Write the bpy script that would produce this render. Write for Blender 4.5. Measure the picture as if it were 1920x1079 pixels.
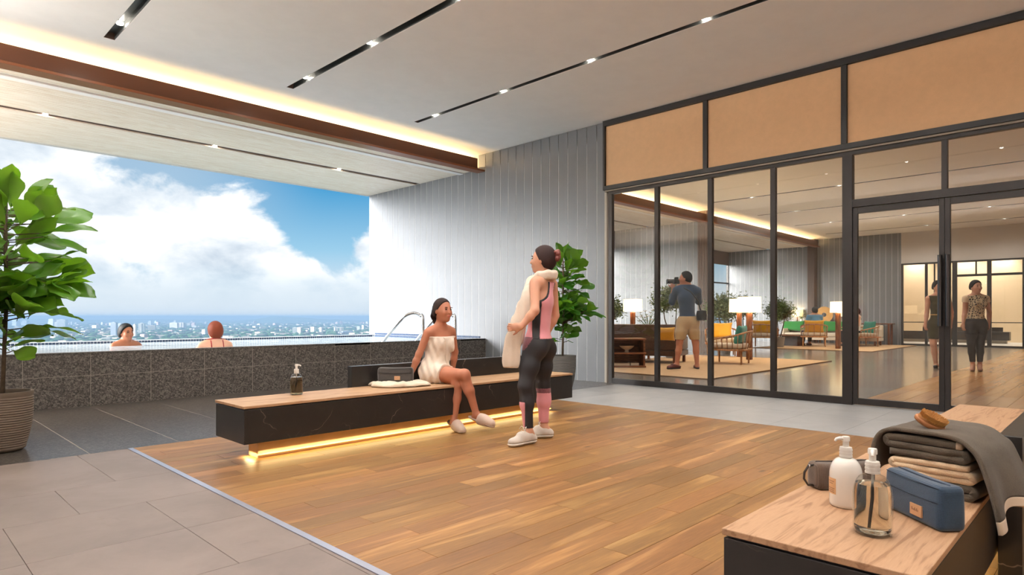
import bpy, bmesh, math, random
import numpy as np
from mathutils import Vector, Matrix, Euler
random.seed(7); rng = np.random.default_rng(7)
for o in list(bpy.data.objects): bpy.data.objects.remove(o)
S = bpy.context.scene; COL = S.collection
PI = math.pi

# ------------------------------------------------------------------ camera
FPX, CAMH, HZ = 1183.7, 1.05, 594.0            # focal length in pixels, eye height, horizon row (1920x1079 frame)
TH = math.atan(1155 / 1183.7)                  # heading measured from the +X axis
FW = Vector((math.cos(TH), math.sin(TH), 0)); RT = Vector((math.sin(TH), -math.cos(TH), 0))
cd = bpy.data.cameras.new('camera'); cam = bpy.data.objects.new('camera', cd); COL.objects.link(cam)
cam.location = (0, 0, CAMH); cam.rotation_euler = (PI / 2, 0, TH - PI / 2)
cd.sensor_width = 36; cd.lens = 36 * FPX / 1920; cd.shift_y = (HZ - 539.5) / 1920
cd.clip_start = .05; cd.clip_end = 60000
S.camera = cam
S.view_settings.view_transform = 'Standard'; S.view_settings.look = 'None'
S.view_settings.gamma = 1; S.view_settings.use_curve_mapping = False
S.view_settings.exposure = 0.45
S.cycles.max_bounces = 10; S.cycles.transparent_max_bounces = 24; S.cycles.diffuse_bounces = 5
S.cycles.glossy_bounces = 4; S.cycles.transmission_bounces = 10
S.cycles.caustics_reflective = False; S.cycles.caustics_refractive = False
S.cycles.sample_clamp_indirect = 6

def at(u, v, d):                                # pixel of the photograph at a depth along the view -> world point
    return FW * d + RT * ((u - 960) / FPX * d) + Vector((0, 0, CAMH + (HZ - v) / FPX * d))
def flo(u, v, z=0.0):
    d = FPX * (CAMH - z) / (v - HZ); return at(u, v, d)
def sdir(u, v): return (FW + RT * ((u - 960) / FPX) + Vector((0, 0, (HZ - v) / FPX))).normalized()

def lin(c):
    if isinstance(c, str): c = tuple(int(c[i:i + 2], 16) for i in (0, 2, 4))
    return tuple(((x / 255) / 12.92 if x / 255 <= .04045 else ((x / 255 + .055) / 1.055) ** 2.4) for x in c[:3]) + (1,)

# ------------------------------------------------------------------ sky
W = bpy.data.worlds.new('sky'); S.world = W; W.use_nodes = True
class NT:
    def __init__(s, t): s.t = t
    def n(s, typ, **k):
        nd = s.t.nodes.new(typ)
        for a, b in k.items():
            if a == 'i':
                for q, val in b.items():
                    sock = nd.inputs[q]
                    if isinstance(val, bpy.types.NodeSocket): s.t.links.new(val, sock)
                    else: sock.default_value = val
            else: setattr(nd, a, b)
        return nd
    def math(s, op, a, b=None, c=None, clamp=False):
        nd = s.t.nodes.new('ShaderNodeMath'); nd.operation = op; nd.use_clamp = clamp
        for i, x in enumerate((a, b, c)):
            if x is None: continue
            if isinstance(x, bpy.types.NodeSocket): s.t.links.new(x, nd.inputs[i])
            else: nd.inputs[i].default_value = x
        return nd.outputs[0]
    def vmath(s, op, a, b=None):
        nd = s.t.nodes.new('ShaderNodeVectorMath'); nd.operation = op
        for i, x in enumerate((a, b)):
            if x is None: continue
            if isinstance(x, bpy.types.NodeSocket): s.t.links.new(x, nd.inputs[i])
            else: nd.inputs[i].default_value = x
        return nd
    def mix(s, f, a, b, blend='MIX'):
        nd = s.t.nodes.new('ShaderNodeMix'); nd.data_type = 'RGBA'; nd.blend_type = blend
        for sock, x in ((nd.inputs[0], f), (nd.inputs[6], a), (nd.inputs[7], b)):
            if isinstance(x, bpy.types.NodeSocket): s.t.links.new(x, sock)
            else: sock.default_value = x
        return nd.outputs[2]
    def ss(s, x, lo, hi, a=0.0, b=1.0):
        nd = s.t.nodes.new('ShaderNodeMapRange'); nd.interpolation_type = 'SMOOTHSTEP'
        s.t.links.new(x, nd.inputs[0])
        for i, val in zip((1, 2, 3, 4), (lo, hi, a, b)): nd.inputs[i].default_value = val
        return nd.outputs[0]
    def ramp(s, f, stops, interp='LINEAR'):
        nd = s.t.nodes.new('ShaderNodeValToRGB'); nd.color_ramp.interpolation = interp
        e = nd.color_ramp.elements
        while len(e) < len(stops): e.new(.5)
        for el, (p, c) in zip(e, stops): el.position = p; el.color = c
        s.t.links.new(f, nd.inputs[0]); return nd.outputs[0]
    def noise(s, vec, scale, detail=4, rough=.5, dist=0.0, typ='FBM'):
        nd = s.t.nodes.new('ShaderNodeTexNoise'); nd.noise_type = typ
        if vec is not None: s.t.links.new(vec, nd.inputs['Vector'])
        nd.inputs['Scale'].default_value = scale; nd.inputs['Detail'].default_value = detail
        nd.inputs['Roughness'].default_value = rough; nd.inputs['Distortion'].default_value = dist
        return nd.outputs['Fac']

def build_sky():
    w = NT(W.node_tree); W.node_tree.nodes.clear()
    tc = w.n('ShaderNodeTexCoord').outputs['Generated']
    d = w.vmath('NORMALIZE', tc).outputs[0]
    sep = w.n('ShaderNodeSeparateXYZ', i={0: d}); z = sep.outputs[2]
    stretch = w.n('ShaderNodeMapping', i={'Vector': d, 'Scale': (1, 1, 1.7)}).outputs[0]
    def lobe(u, v, r0, r1):                     # 1 at a direction, fading out by angular distance
        dist = w.vmath('DISTANCE', d, tuple(sdir(u, v))).outputs['Value']
        return w.ss(dist, r0, r1, 1.0, 0.0)
    warp = w.noise(stretch, 9, 3, .5)
    base = w.ramp(w.math('MAXIMUM', z, 0.0), [(0, lin((214, 226, 236))), (.04, lin((204, 221, 234))), (.10, lin((150, 198, 226))), (.2, lin((60, 150, 203))), (1, lin((32, 92, 165)))])
    n1 = w.noise(stretch, 8.5, 12, .58, .25); n2 = w.noise(stretch, 3.2, 3, .5)
    cov = w.math('ADD', w.math('MULTIPLY', n1, .9), w.math('MULTIPLY', n2, .5))
    bank = w.ss(z, .0, .11, .14, .0)            # cumulus piled towards the horizon
    cov = w.math('ADD', cov, bank)
    cov = w.math('ADD', cov, w.math('MULTIPLY', lobe(470, 480, .03, .16), .16))
    cov = w.math('ADD', cov, w.math('MULTIPLY', lobe(170, 400, .04, .20), .20))
    cov = w.math('ADD', cov, w.math('MULTIPLY', lobe(690, 440, .02, .07), .20))
    cov = w.math('SUBTRACT', cov, w.math('MULTIPLY', lobe(620, 385, .02, .115), .44))
    cov = w.math('SUBTRACT', cov, w.math('MULTIPLY', lobe(290, 300, .03, .12), .10))
    m = w.ss(cov, .66, .80)
    lowfade = w.ss(z, .012, .05)
    m = w.math('MULTIPLY', m, w.ss(z, .022, .085, .12, 1.0))
    shade = w.noise(w.n('ShaderNodeMapping', i={'Vector': stretch, 'Location': (.02, .01, .06)}).outputs[0], 9.5, 10, .55, .2)
    ccol = w.ramp(shade, [(.28, lin((190, 205, 220))), (.42, lin((224, 233, 241))), (.52, lin((250, 252, 253))), (.70, (1.12, 1.12, 1.11, 1))])
    veil = w.math('MULTIPLY', lobe(260, 250, .05, .26), .62)
    sky = w.mix(veil, base, lin((190, 207, 220)))
    sky = w.mix(m, sky, ccol)
    hazy = w.ss(z, -.005, .035, .75, .0)
    sky = w.mix(hazy, sky, lin((208, 221, 232)))
    gnd = w.ss(z, -.02, -.002)
    sky = w.mix(gnd, lin((120, 140, 150)), sky)
    bg = w.n('ShaderNodeBackground', i={'Color': sky, 'Strength': SKY})
    out = w.n('ShaderNodeOutputWorld', i={'Surface': bg.outputs[0]})
SKY = .82
build_sky()

# daylight: sun veiled by the cloud bank beyond the pool, very soft
sd = bpy.data.lights.new('sun', 'SUN'); sun = bpy.data.objects.new('sun', sd); COL.objects.link(sun)
sd.energy = 17.0; sd.angle = math.radians(42); sd.color = (1, .985, .96)
sun.rotation_euler = Vector((.86, -.37, -.34)).to_track_quat('-Z', 'Y').to_euler()
SPOT_W, LOUNGE_W = 78.0, 110.0
HAZE = 2.0e-4

# ------------------------------------------------------------------ helpers
def setp(o, label=None, cat=None, group=None, kind=None):
    for k, v in (('label', label), ('category', cat), ('group', group), ('kind', kind)):
        if v: o[k] = v
    return o
def empty(name, loc=(0, 0, 0), label=None, cat=None, group=None, kind=None, rz=0.0):
    o = bpy.data.objects.new(name, None); COL.objects.link(o)
    o.location = loc; o.rotation_euler = (0, 0, rz); o.empty_display_size = .1
    return setp(o, label, cat, group, kind)
def mkobj(name, me, m=None, parent=None, loc=None, rot=None, scale=None):
    o = bpy.data.objects.new(name, me); COL.objects.link(o)
    if m is not None and me is not None and not me.materials: me.materials.append(m)
    o.parent = parent
    if loc is not None: o.location = loc
    if rot is not None: o.rotation_euler = rot
    if scale is not None: o.scale = scale
    return o
def copy_tree(o, parent=None):
    c = o.copy(); COL.objects.link(c); c.parent = parent
    for ch in list(o.children): copy_tree(ch, c)
    return c
class MB:
    def __init__(s): s.v = []; s.f = []
    def add(s, vs, fs):
        k = len(s.v); s.v += [tuple(v) for v in vs]; s.f += [tuple(i + k for i in f) for f in fs]; return s
    def box(s, x0, x1, y0, y1, z0, z1):
        return s.add([(x0, y0, z0), (x1, y0, z0), (x1, y1, z0), (x0, y1, z0), (x0, y0, z1), (x1, y0, z1), (x1, y1, z1), (x0, y1, z1)],
                     [(3, 2, 1, 0), (4, 5, 6, 7), (0, 1, 5, 4), (1, 2, 6, 5), (2, 3, 7, 6), (3, 0, 4, 7)])
    def prism(s, pts, z0, z1):                  # outline in xy, counter-clockwise
        n = len(pts)
        return s.add([(x, y, z0) for x, y in pts] + [(x, y, z1) for x, y in pts],
                     [tuple(range(n))[::-1], tuple(range(n, 2 * n))] + [(i, (i + 1) % n, n + (i + 1) % n, n + i) for i in range(n)])
    def lathe(s, prof, c=(0, 0, 0), n=32, cap=True):   # profile [(r, z)...] bottom to top
        vs, fs = [], []
        for r, z in prof:
            for k in range(n): a = 2 * PI * k / n; vs.append((c[0] + r * math.cos(a), c[1] + r * math.sin(a), c[2] + z))
        for j in range(len(prof) - 1):
            for k in range(n): fs.append((j * n + k, j * n + (k + 1) % n, (j + 1) * n + (k + 1) % n, (j + 1) * n + k))
        if cap:
            fs.append(tuple(range(n))[::-1]); fs.append(tuple(range((len(prof) - 1) * n, len(prof) * n)))
        return s.add(vs, fs)
    def tube(s, path, r, n=10, closed=False):
        P = [Vector(p) for p in path]; m = len(P); R_ = r if isinstance(r, (list, tuple)) else [r] * m
        vs, fs = [], []; up = Vector((0, 0, 1)); prev = None
        for i, p in enumerate(P):
            a = P[(i - 1) % m] if (i > 0 or closed) else p; b = P[(i + 1) % m] if (i < m - 1 or closed) else p
            t = (b - a).normalized()
            if prev is None:
                u = t.cross(up)
                if u.length < 1e-3: u = t.cross(Vector((1, 0, 0)))
            else: u = prev - t * prev.dot(t)
            u.normalize(); prev = u; w = t.cross(u)
            for k in range(n):
                an = 2 * PI * k / n; vs.append(p + (u * math.cos(an) + w * math.sin(an)) * R_[i])
        for j in range(m if closed else m - 1):
            j2 = (j + 1) % m
            for k in range(n): fs.append((j * n + k, j2 * n + k, j2 * n + (k + 1) % n, j * n + (k + 1) % n)[::-1])
        if not closed: fs.append(tuple(range(n))); fs.append(tuple(range((m - 1) * n, m * n))[::-1])
        return s.add(vs, fs)
    def mesh(s, name, smooth=False, bevel=0, seg=2):
        me = bpy.data.meshes.new(name); me.from_pydata(s.v, [], s.f)
        bm = bmesh.new(); bm.from_mesh(me)
        bmesh.ops.recalc_face_normals(bm, faces=bm.faces)
        if bevel: bmesh.ops.bevel(bm, geom=list(bm.edges), offset=bevel, segments=seg, affect='EDGES', profile=.5, clamp_overlap=True)
        bm.to_mesh(me); bm.free()
        if smooth: me.shade_smooth()
        return me
    def build(s, name, m, parent=None, smooth=False, bevel=0, seg=2, loc=None, rot=None):
        me = s.mesh(name, smooth, bevel, seg)
        if smooth and bevel == 0 and smooth != 'all':
            try: me.set_sharp_from_angle(angle=math.radians(40))
            except Exception: pass
        return mkobj(name, me, m, parent, loc, rot)
def boxpart(name, m, parent, x0, x1, y0, y1, z0, z1, bevel=0, org=True):
    c = ((x0 + x1) / 2, (y0 + y1) / 2, (z0 + z1) / 2)
    if not org: return MB().box(x0, x1, y0, y1, z0, z1).build(name, m, parent, bevel=bevel)
    return MB().box(x0 - c[0], x1 - c[0], y0 - c[1], y1 - c[1], z0 - c[2], z1 - c[2]).build(name, m, parent, bevel=bevel, loc=c)
_shared = {}
def shbox(name, m, parent, x0, x1, y0, y1, z0, z1, bevel=.001):   # boxes of one size share their mesh
    sz = (round(x1 - x0, 4), round(y1 - y0, 4), round(z1 - z0, 4)); key = (sz, m.name, bevel)
    if key not in _shared:
        me = MB().box(-sz[0] / 2, sz[0] / 2, -sz[1] / 2, sz[1] / 2, -sz[2] / 2, sz[2] / 2).mesh(name, bevel=bevel, seg=1)
        me.materials.append(m); _shared[key] = me
    return mkobj(name, _shared[key], None, parent, ((x0 + x1) / 2, (y0 + y1) / 2, (z0 + z1) / 2))

# ------------------------------------------------------------------ materials
def newmat(name):
    m = bpy.data.materials.new(name); m.use_nodes = True
    t = NT(m.node_tree); b = m.node_tree.nodes['Principled BSDF']
    return m, t, b
def pbr(name, col, rough=.5, metal=0.0, spec=.5, emit=None, estr=0.0, sss=0.0, coat=0.0, vary=0.0, bump=0.0, bscale=200, bdist=.002, sheen=0.0, mott=0.0, mscale=4):
    m, t, b = newmat(name); L = t.t.links
    c = lin(col)
    b.inputs['Base Color'].default_value = c; b.inputs['Roughness'].default_value = rough; b.inputs['Metallic'].default_value = metal
    b.inputs['Specular IOR Level'].default_value = spec
    if coat: b.inputs['Coat Weight'].default_value = coat
    if sheen: b.inputs['Sheen Weight'].default_value = sheen; b.inputs['Sheen Roughness'].default_value = .5
    if sss:
        b.inputs['Subsurface Weight'].default_value = sss; b.inputs['Subsurface Radius'].default_value = (.012, .005, .003); b.inputs['Subsurface Scale'].default_value = .6
    if emit: b.inputs['Emission Color'].default_value = lin(emit); b.inputs['Emission Strength'].default_value = estr
    src = None
    if vary or mott:
        oc = t.n('ShaderNodeTexCoord').outputs['Object']
        f = t.n('ShaderNodeObjectInfo').outputs['Random']
        val = t.math('ADD', 1 - vary / 2, t.math('MULTIPLY', f, vary))
        if mott:
            val = t.math('MULTIPLY', val, t.ss(t.noise(oc, mscale, 6, .6), .25, .75, 1 - mott, 1 + mott))
        hsv = t.n('ShaderNodeHueSaturation', i={'Value': val, 'Color': c}); L.new(hsv.outputs[0], b.inputs['Base Color'])
    if bump:
        oc = t.n('ShaderNodeTexCoord').outputs['Object']
        bn = t.n('ShaderNodeBump', i={'Height': t.noise(oc, bscale, 3, .6), 'Strength': bump, 'Distance': bdist}); L.new(bn.outputs[0], b.inputs['Normal'])
    return m
def wood(name, dark, mid, light, rough=.45, axis='X', scale=1.0, vary=.25, ring=6.0, bump=.15, spec=.4, knots=False):
    m, t, b = newmat(name); L = t.t.links
    oc = t.n('ShaderNodeTexCoord').outputs['Object']; rnd = t.n('ShaderNodeObjectInfo').outputs['Random']
    off = t.n('ShaderNodeCombineXYZ', i={0: t.math('MULTIPLY', rnd, 37.0), 1: t.math('MULTIPLY', rnd, 91.0), 2: t.math('MULTIPLY', rnd, 17.0)}).outputs[0]
    v = t.vmath('ADD', oc, off).outputs[0]
    sc = {'X': (.09, 1, 1), 'Y': (1, .09, 1), 'Z': (1, 1, .09)}[axis]
    sv = t.n('ShaderNodeMapping', i={'Vector': v, 'Scale': tuple(q * scale for q in sc)}).outputs[0]
    big = t.noise(sv, 7, 4, .55, 1.2); fine = t.noise(sv, 75, 5, .7)
    fib = t.n('ShaderNodeMapping', i={'Vector': v, 'Scale': tuple((q if q > .5 else .02) * scale for q in sc)}).outputs[0]
    pores = t.noise(fib, 260, 2, .5)
    ringv = t.math('SINE', t.math('MULTIPLY', big, ring * 6.283)); ringv = t.ss(ringv, -1, 1)
    f = t.math('ADD', t.math('MULTIPLY', ringv, .38), t.math('ADD', t.math('MULTIPLY', fine, .42), t.math('MULTIPLY', big, .25)))
    col = t.ramp(f, [(.22, lin(dark)), (.5, lin(mid)), (.8, lin(light))])
    col = t.mix(t.ss(pores, .55, .75, 0, .35), col, lin(dark))
    if knots:
        kn = t.n('ShaderNodeTexVoronoi', i={'Vector': t.n('ShaderNodeMapping', i={'Vector': v, 'Scale': (.7, 1.6, 1)}).outputs[0], 'Scale': 2.0})
        col = t.mix(t.ss(kn.outputs['Distance'], .02, .09, .75, 0), col, lin(tuple(q * .55 for q in dark)))
    val = t.math('ADD', 1 - vary / 2, t.math('MULTIPLY', t.n('ShaderNodeTexWhiteNoise', noise_dimensions='1D', i={'W': rnd}).outputs['Value'], vary))
    hsv = t.n('ShaderNodeHueSaturation', i={'Hue': t.math('ADD', .493, t.math('MULTIPLY', rnd, .012)), 'Value': val, 'Color': col})
    L.new(hsv.outputs[0], b.inputs['Base Color'])
    b.inputs['Roughness'].default_value = rough; b.inputs['Specular IOR Level'].default_value = spec
    bn = t.n('ShaderNodeBump', i={'Height': f, 'Strength': bump, 'Distance': .002}); L.new(bn.outputs[0], b.inputs['Normal'])
    return m
def marble(name, base, vein, rough=.3):
    m, t, b = newmat(name); L = t.t.links
    oc = t.n('ShaderNodeTexCoord').outputs['Object']
    warp = t.n('ShaderNodeTexNoise', i={'Vector': oc, 'Scale': 2.2, 'Detail': 5}).outputs['Color']
    v = t.vmath('ADD', oc, t.vmath('MULTIPLY', warp, (.55, .55, .55)).outputs[0]).outputs[0]
    v = t.n('ShaderNodeMapping', i={'Vector': v, 'Scale': (1, 1, 1.3), 'Rotation': (0, .5, .3)}).outputs[0]
    vo = t.n('ShaderNodeTexVoronoi', feature='DISTANCE_TO_EDGE', i={'Vector': v, 'Scale': 1.5}).outputs['Distance']
    brk = t.ss(t.noise(oc, 2.7, 3, .5), .47, .64)
    vn = t.math('MULTIPLY', t.ss(vo, .0, .008, 1, 0), brk)
    vo2 = t.n('ShaderNodeTexVoronoi', feature='DISTANCE_TO_EDGE', i={'Vector': v, 'Scale': 3.7}).outputs['Distance']
    vn2 = t.math('MULTIPLY', t.ss(vo2, .0, .01, .4, 0), t.ss(t.noise(oc, 3.9, 3, .5), .52, .7))
    vn = t.math('MAXIMUM', vn, vn2)
    c = t.mix(t.ss(t.noise(oc, 5, 8, .65), .3, .75), lin(base), lin(tuple(min(255, q * 1.25) for q in base)))
    c = t.mix(vn, c, lin(vein)); L.new(c, b.inputs['Base Color'])
    b.inputs['Roughness'].default_value = rough
    return m
def granite(name, a, b_, c_, rough=.35, scale=55):
    m, t, b = newmat(name); L = t.t.links
    oc = t.n('ShaderNodeTexCoord').outputs['Object']
    vo = t.n('ShaderNodeTexVoronoi', i={'Vector': oc, 'Scale': scale}); vc = t.n('ShaderNodeSeparateColor', i={0: vo.outputs['Color']}).outputs[0]
    vo2 = t.n('ShaderNodeTexVoronoi', i={'Vector': oc, 'Scale': scale * 2.3}); vc2 = t.n('ShaderNodeSeparateColor', i={0: vo2.outputs['Color']}).outputs[1]
    f = t.math('ADD', t.math('MULTIPLY', vc, .6), t.math('MULTIPLY', vc2, .4))
    col = t.ramp(f, [(.15, lin(a)), (.5, lin(b_)), (.9, lin(c_))])
    L.new(col, b.inputs['Base Color']); b.inputs['Roughness'].default_value = rough
    return m
def concrete(name, col, rough=.5, amt=.14, scale=2.2, vary=.06, stain=.0):
    m, t, b = newmat(name); L = t.t.links
    oc = t.n('ShaderNodeTexCoord').outputs['Object']; rnd = t.n('ShaderNodeObjectInfo').outputs['Random']
    off = t.n('ShaderNodeCombineXYZ', i={0: t.math('MULTIPLY', rnd, 50.0), 1: t.math('MULTIPLY', rnd, 31.0)}).outputs[0]
    v = t.vmath('ADD', oc, off).outputs[0]
    n1 = t.noise(v, scale, 8, .62, .4); n2 = t.noise(v, scale * 9, 6, .7)
    val = t.math('ADD', t.ss(n1, .28, .72, 1 - amt, 1 + amt * .6), t.math('MULTIPLY', t.math('SUBTRACT', n2, .5), .16))
    if stain:
        val = t.math('MULTIPLY', val, t.ss(t.noise(v, scale * 1.9, 9, .72, 1.0), .60, .74, 1, 1 - stain))
    val = t.math('MULTIPLY', val, t.math('ADD', 1 - vary / 2, t.math('MULTIPLY', rnd, vary)))
    hsv = t.n('ShaderNodeHueSaturation', i={'Value': val, 'Color': lin(col)}); L.new(hsv.outputs[0], b.inputs['Base Color'])
    b.inputs['Roughness'].default_value = rough
    bn = t.n('ShaderNodeBump', i={'Height': n2, 'Strength': .08, 'Distance': .002}); L.new(bn.outputs[0], b.inputs['Normal'])
    return m
def fabric(name, col, rough=.9, rib=0.0, ribaxis='Z', scale=400, mott=.12, sheen=.3, ribscale=160, bump=.5):
    m, t, b = newmat(name); L = t.t.links
    oc = t.n('ShaderNodeTexCoord').outputs['Object']
    n = t.noise(oc, scale, 3, .6); n2 = t.noise(oc, 12, 4, .6)
    val = t.math('MULTIPLY', t.ss(n, .3, .7, 1 - mott, 1 + mott), t.ss(n2, .25, .75, 1 - mott * .6, 1 + mott * .6))
    hgt = n
    if rib:
        sp = t.n('ShaderNodeSeparateXYZ', i={0: oc}); q = sp.outputs['XYZ'.index(ribaxis)]
        w = t.ss(t.math('SINE', t.math('MULTIPLY', q, ribscale * 6.283)), -1, 1)
        val = t.math('MULTIPLY', val, t.math('ADD', 1 - rib, t.math('MULTIPLY', w, rib))); hgt = t.math('ADD', t.math('MULTIPLY', n, .4), w)
    hsv = t.n('ShaderNodeHueSaturation', i={'Value': val, 'Color': lin(col)}); L.new(hsv.outputs[0], b.inputs['Base Color'])
    b.inputs['Roughness'].default_value = rough; b.inputs['Sheen Weight'].default_value = sheen; b.inputs['Specular IOR Level'].default_value = .2
    bn = t.n('ShaderNodeBump', i={'Height': hgt, 'Strength': bump, 'Distance': .002}); L.new(bn.outputs[0], b.inputs['Normal'])
    return m
def schlick(t, ior):                              # reflectance of a thin pane, the same from both faces
    g = t.n('ShaderNodeNewGeometry'); c = t.math('ABSOLUTE', t.vmath('DOT_PRODUCT', g.outputs['Incoming'], g.outputs['Normal']).outputs['Value']); r0 = ((ior - 1) / (ior + 1)) ** 2
    return t.math('ADD', r0, t.math('MULTIPLY', 1 - r0, t.math('POWER', t.math('SUBTRACT', 1.0, c, clamp=True), 5.0)))
def paneglass(name, tint=(.97, .98, .98), refl=1.0, ior=1.5):
    m = bpy.data.materials.new(name); m.use_nodes = True; t = NT(m.node_tree); m.node_tree.nodes.clear()
    fr = schlick(t, ior)
    tr = t.n('ShaderNodeBsdfTransparent', i={'Color': tint + (1,)}); gl = t.n('ShaderNodeBsdfGlossy', i={'Roughness': .0, 'Color': (1, 1, 1, 1)})
    mx = t.n('ShaderNodeMixShader', i={0: t.math('MULTIPLY', fr, refl), 1: tr.outputs[0], 2: gl.outputs[0]})
    t.n('ShaderNodeOutputMaterial', i={0: mx.outputs[0]})
    return m
M = {}
M['plank'] = wood('oak_plank', (114, 79, 43), (149, 108, 62), (172, 132, 82), rough=.42, vary=.42, ring=1.6, knots=True)
M['benchwood'] = wood('oak_bench_top', (142, 107, 76), (166, 130, 97), (184, 149, 114), rough=.5, vary=.04, ring=2.5, scale=3.4, bump=.06)
M['lwood'] = wood('walnut_furniture', (76, 42, 24), (116, 68, 40), (146, 92, 58), rough=.45, axis='Z', vary=.1)
M['lwoodx'] = wood('walnut_furniture_long', (76, 42, 24), (116, 68, 40), (146, 92, 58), rough=.45, axis='X', vary=.1)
M['ash'] = wood('ash_chair', (136, 92, 56), (172, 122, 80), (196, 148, 104), rough=.45, axis='Z', vary=.1)
M['pinktile'] = concrete('beige_stone_tile', (120, 106, 100), rough=.5, amt=.16, stain=.22, vary=.07)
M['greytile'] = concrete('light_grey_tile', (152, 152, 153), rough=.45, amt=.08, vary=.05)
M['grout'] = pbr('grout', (118, 108, 100), .9)
M['darkgrout'] = pbr('dark_joint', (70, 50, 34), .9)
M['granite'] = granite('dark_granite', (30, 27, 25), (66, 60, 56), (112, 106, 100), rough=.3, scale=62)
M['granwall'] = granite('granite_pool_wall', (44, 40, 37), (82, 76, 71), (124, 117, 110), rough=.5, scale=70)
M['lgrout'] = pbr('pale_grout', (150, 142, 134), .9)
M['plaster'] = pbr('ceiling_paint', (243, 240, 237), .85, mott=.02)
M['white'] = pbr('white_wall_paint', (206, 200, 194), .85, mott=.02)
M['grey'] = pbr('grey_wall_panel', (114, 117, 122), .38, vary=.05, mott=.05, mscale=2)
M['seam'] = pbr('pale_seam_strip', (236, 236, 238), .4)
M['frame'] = pbr('dark_bronze_metal', (42, 38, 37), .38, metal=.3)
M['blackframe'] = pbr('black_frame', (30, 30, 32), .45)
M['peach'] = fabric('tan_acoustic_fabric', (226, 186, 146), scale=500, mott=.05, sheen=.1, bump=.1)
M['glass'] = paneglass('clear_pane', (.93, .93, .92), .9)
M['marble'] = marble('black_marble', (31, 29, 28), (124, 108, 97), .34)
M['bronzebeam'] = pbr('brown_beam', (88, 50, 28), .35, metal=.0, spec=.5)
M['bronzelip'] = pbr('copper_lip', (128, 74, 42), .35)
M['slotmetal'] = pbr('slot_metal', (86, 88, 88), .4, metal=.4)
M['slotdark'] = pbr('slot_dark_wood', (70, 44, 30), .5)
M['board'] = wood('soffit_board', (228, 210, 190), (238, 224, 208), (244, 234, 221), rough=.5, axis='X', vary=.06, bump=.05)
M['soffitdeck'] = None
M['spotglow'] = pbr('spot_lens', (255, 250, 240), .3, emit=(255, 244, 226), estr=40)
M['ledglow'] = pbr('led_strip', (255, 220, 150), .3, emit=(255, 205, 120), estr=1.3)
M['chrome'] = pbr('brushed_steel', (205, 206, 210), .18, metal=1.0)
# ================================================================== structure
ZC, XW, YG, YP, ZSOF, YOUT = 4.14, 8.22, 5.68, 8.70, 3.865, 12.62
XL, YB, XE = -1.3, -2.6, 26.7                     # hidden side, hidden back, lounge end wall

# ---- floors
fw = empty('floor', (1.49, 0, 0), 'oak plank floor between the two marble benches', 'floor', kind='structure')
boxpart('subfloor', M['darkgrout'], fw, 0, 4.61, YB, YG, -.12, -.006, org=False)
row, y = 0, YG
while y > -1.0:
    y0 = y - .147; x = 0.0; ln = [.45, .95, .2, .7, 1.15, .35, .85][row % 7] + random.uniform(-.1, .1)
    while x < 4.61:
        x1 = min(4.61, x + ln); x1 = 4.61 if 4.61 - x1 < .18 else x1
        shbox('plank', M['plank'], fw, x + .0008, x1 - .0008, y0 + .0008, y - .0008, -.02, random.uniform(-.0004, .0004), bevel=.0008)
        x = x1; ln = random.choice((1.25, 1.25, 1.25, .95))
    y = y0; row += 1
fp = empty('floor_beige_stone', (0, 0, 0), 'beige stone tile floor at the lower left', 'floor', kind='structure')
boxpart('tile_bed', M['grout'], fp, XL, 1.455, YB, YG, -.12, -.004, org=False)
ye = [YG, 4.62, 3.98, 3.343, 2.706, 2.07, 1.434, .798, .16, -.48, -1.1, -1.75, YB]; of = [1.117, .797, 1.112, 1.112, 1.433, 1.117, .797, 1.112, 1.433, 1.117, .797, 1.112]
for r in range(12):
    edges = [1.455] + [of[r] - .636 * k for k in range(0, 6 if r < 8 else 3)]
    edges = [e for e in edges if e <= 1.455]
    for a, b_ in zip(edges[1:], edges[:-1]):
        if b_ - a < .01: continue
        shbox('stone_tile', M['pinktile'], fp, a + .0012, b_ - .0012, ye[r + 1] + .0012, ye[r] - .0012, -.03, 0, bevel=.0008)
t1 = MB().box(1.455, 1.49, YB, YG, -.02, .003).build('trim_1', pbr('pale_metal_edge', (178, 182, 200), .3, metal=.6))
setp(t1, 'pale metal strip between beige tiles and oak planks', 'trim', kind='structure')
fg = empty('floor_granite', (0, 0, 0), 'dark speckled granite floor in front of the pool wall', 'floor', kind='structure')
boxpart('tile_bed', M['lgrout'], fg, XL, XW, YG, YP + .2, -.12, -.0008, org=False)
e = [-1.3, -.73, -.09, .555, 1.20, 1.84, 2.50, 3.14, 3.78, 4.42, 5.06, 5.70, 6.34, 6.98, 7.62, XW]
for a, b_ in zip(e[:-1], e[1:]):
    shbox('granite_tile', M['granite'], fg, a + .0032, b_ - .0032, YG + .002, YP + .02, -.0007, 0.0002, bevel=.0008)
fs_ = empty('floor_grey_tile', (0, 0, 0), 'light grey tile strip along the glass partition', 'floor', kind='structure')
boxpart('tile_bed', M['grout'], fs_, 6.10, XW + .1, YB, YG, -.12, -.003, org=False)
y = YG
while y > -.6:
    for a, b_ in ((6.103, 7.16), (7.16, XW + .05)):
        shbox('floor_tile', M['greytile'], fs_, a + .001, b_ - .001, y - .636 + .001, y - .001, -.03, 0, bevel=.0008)
    y -= .636

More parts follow.
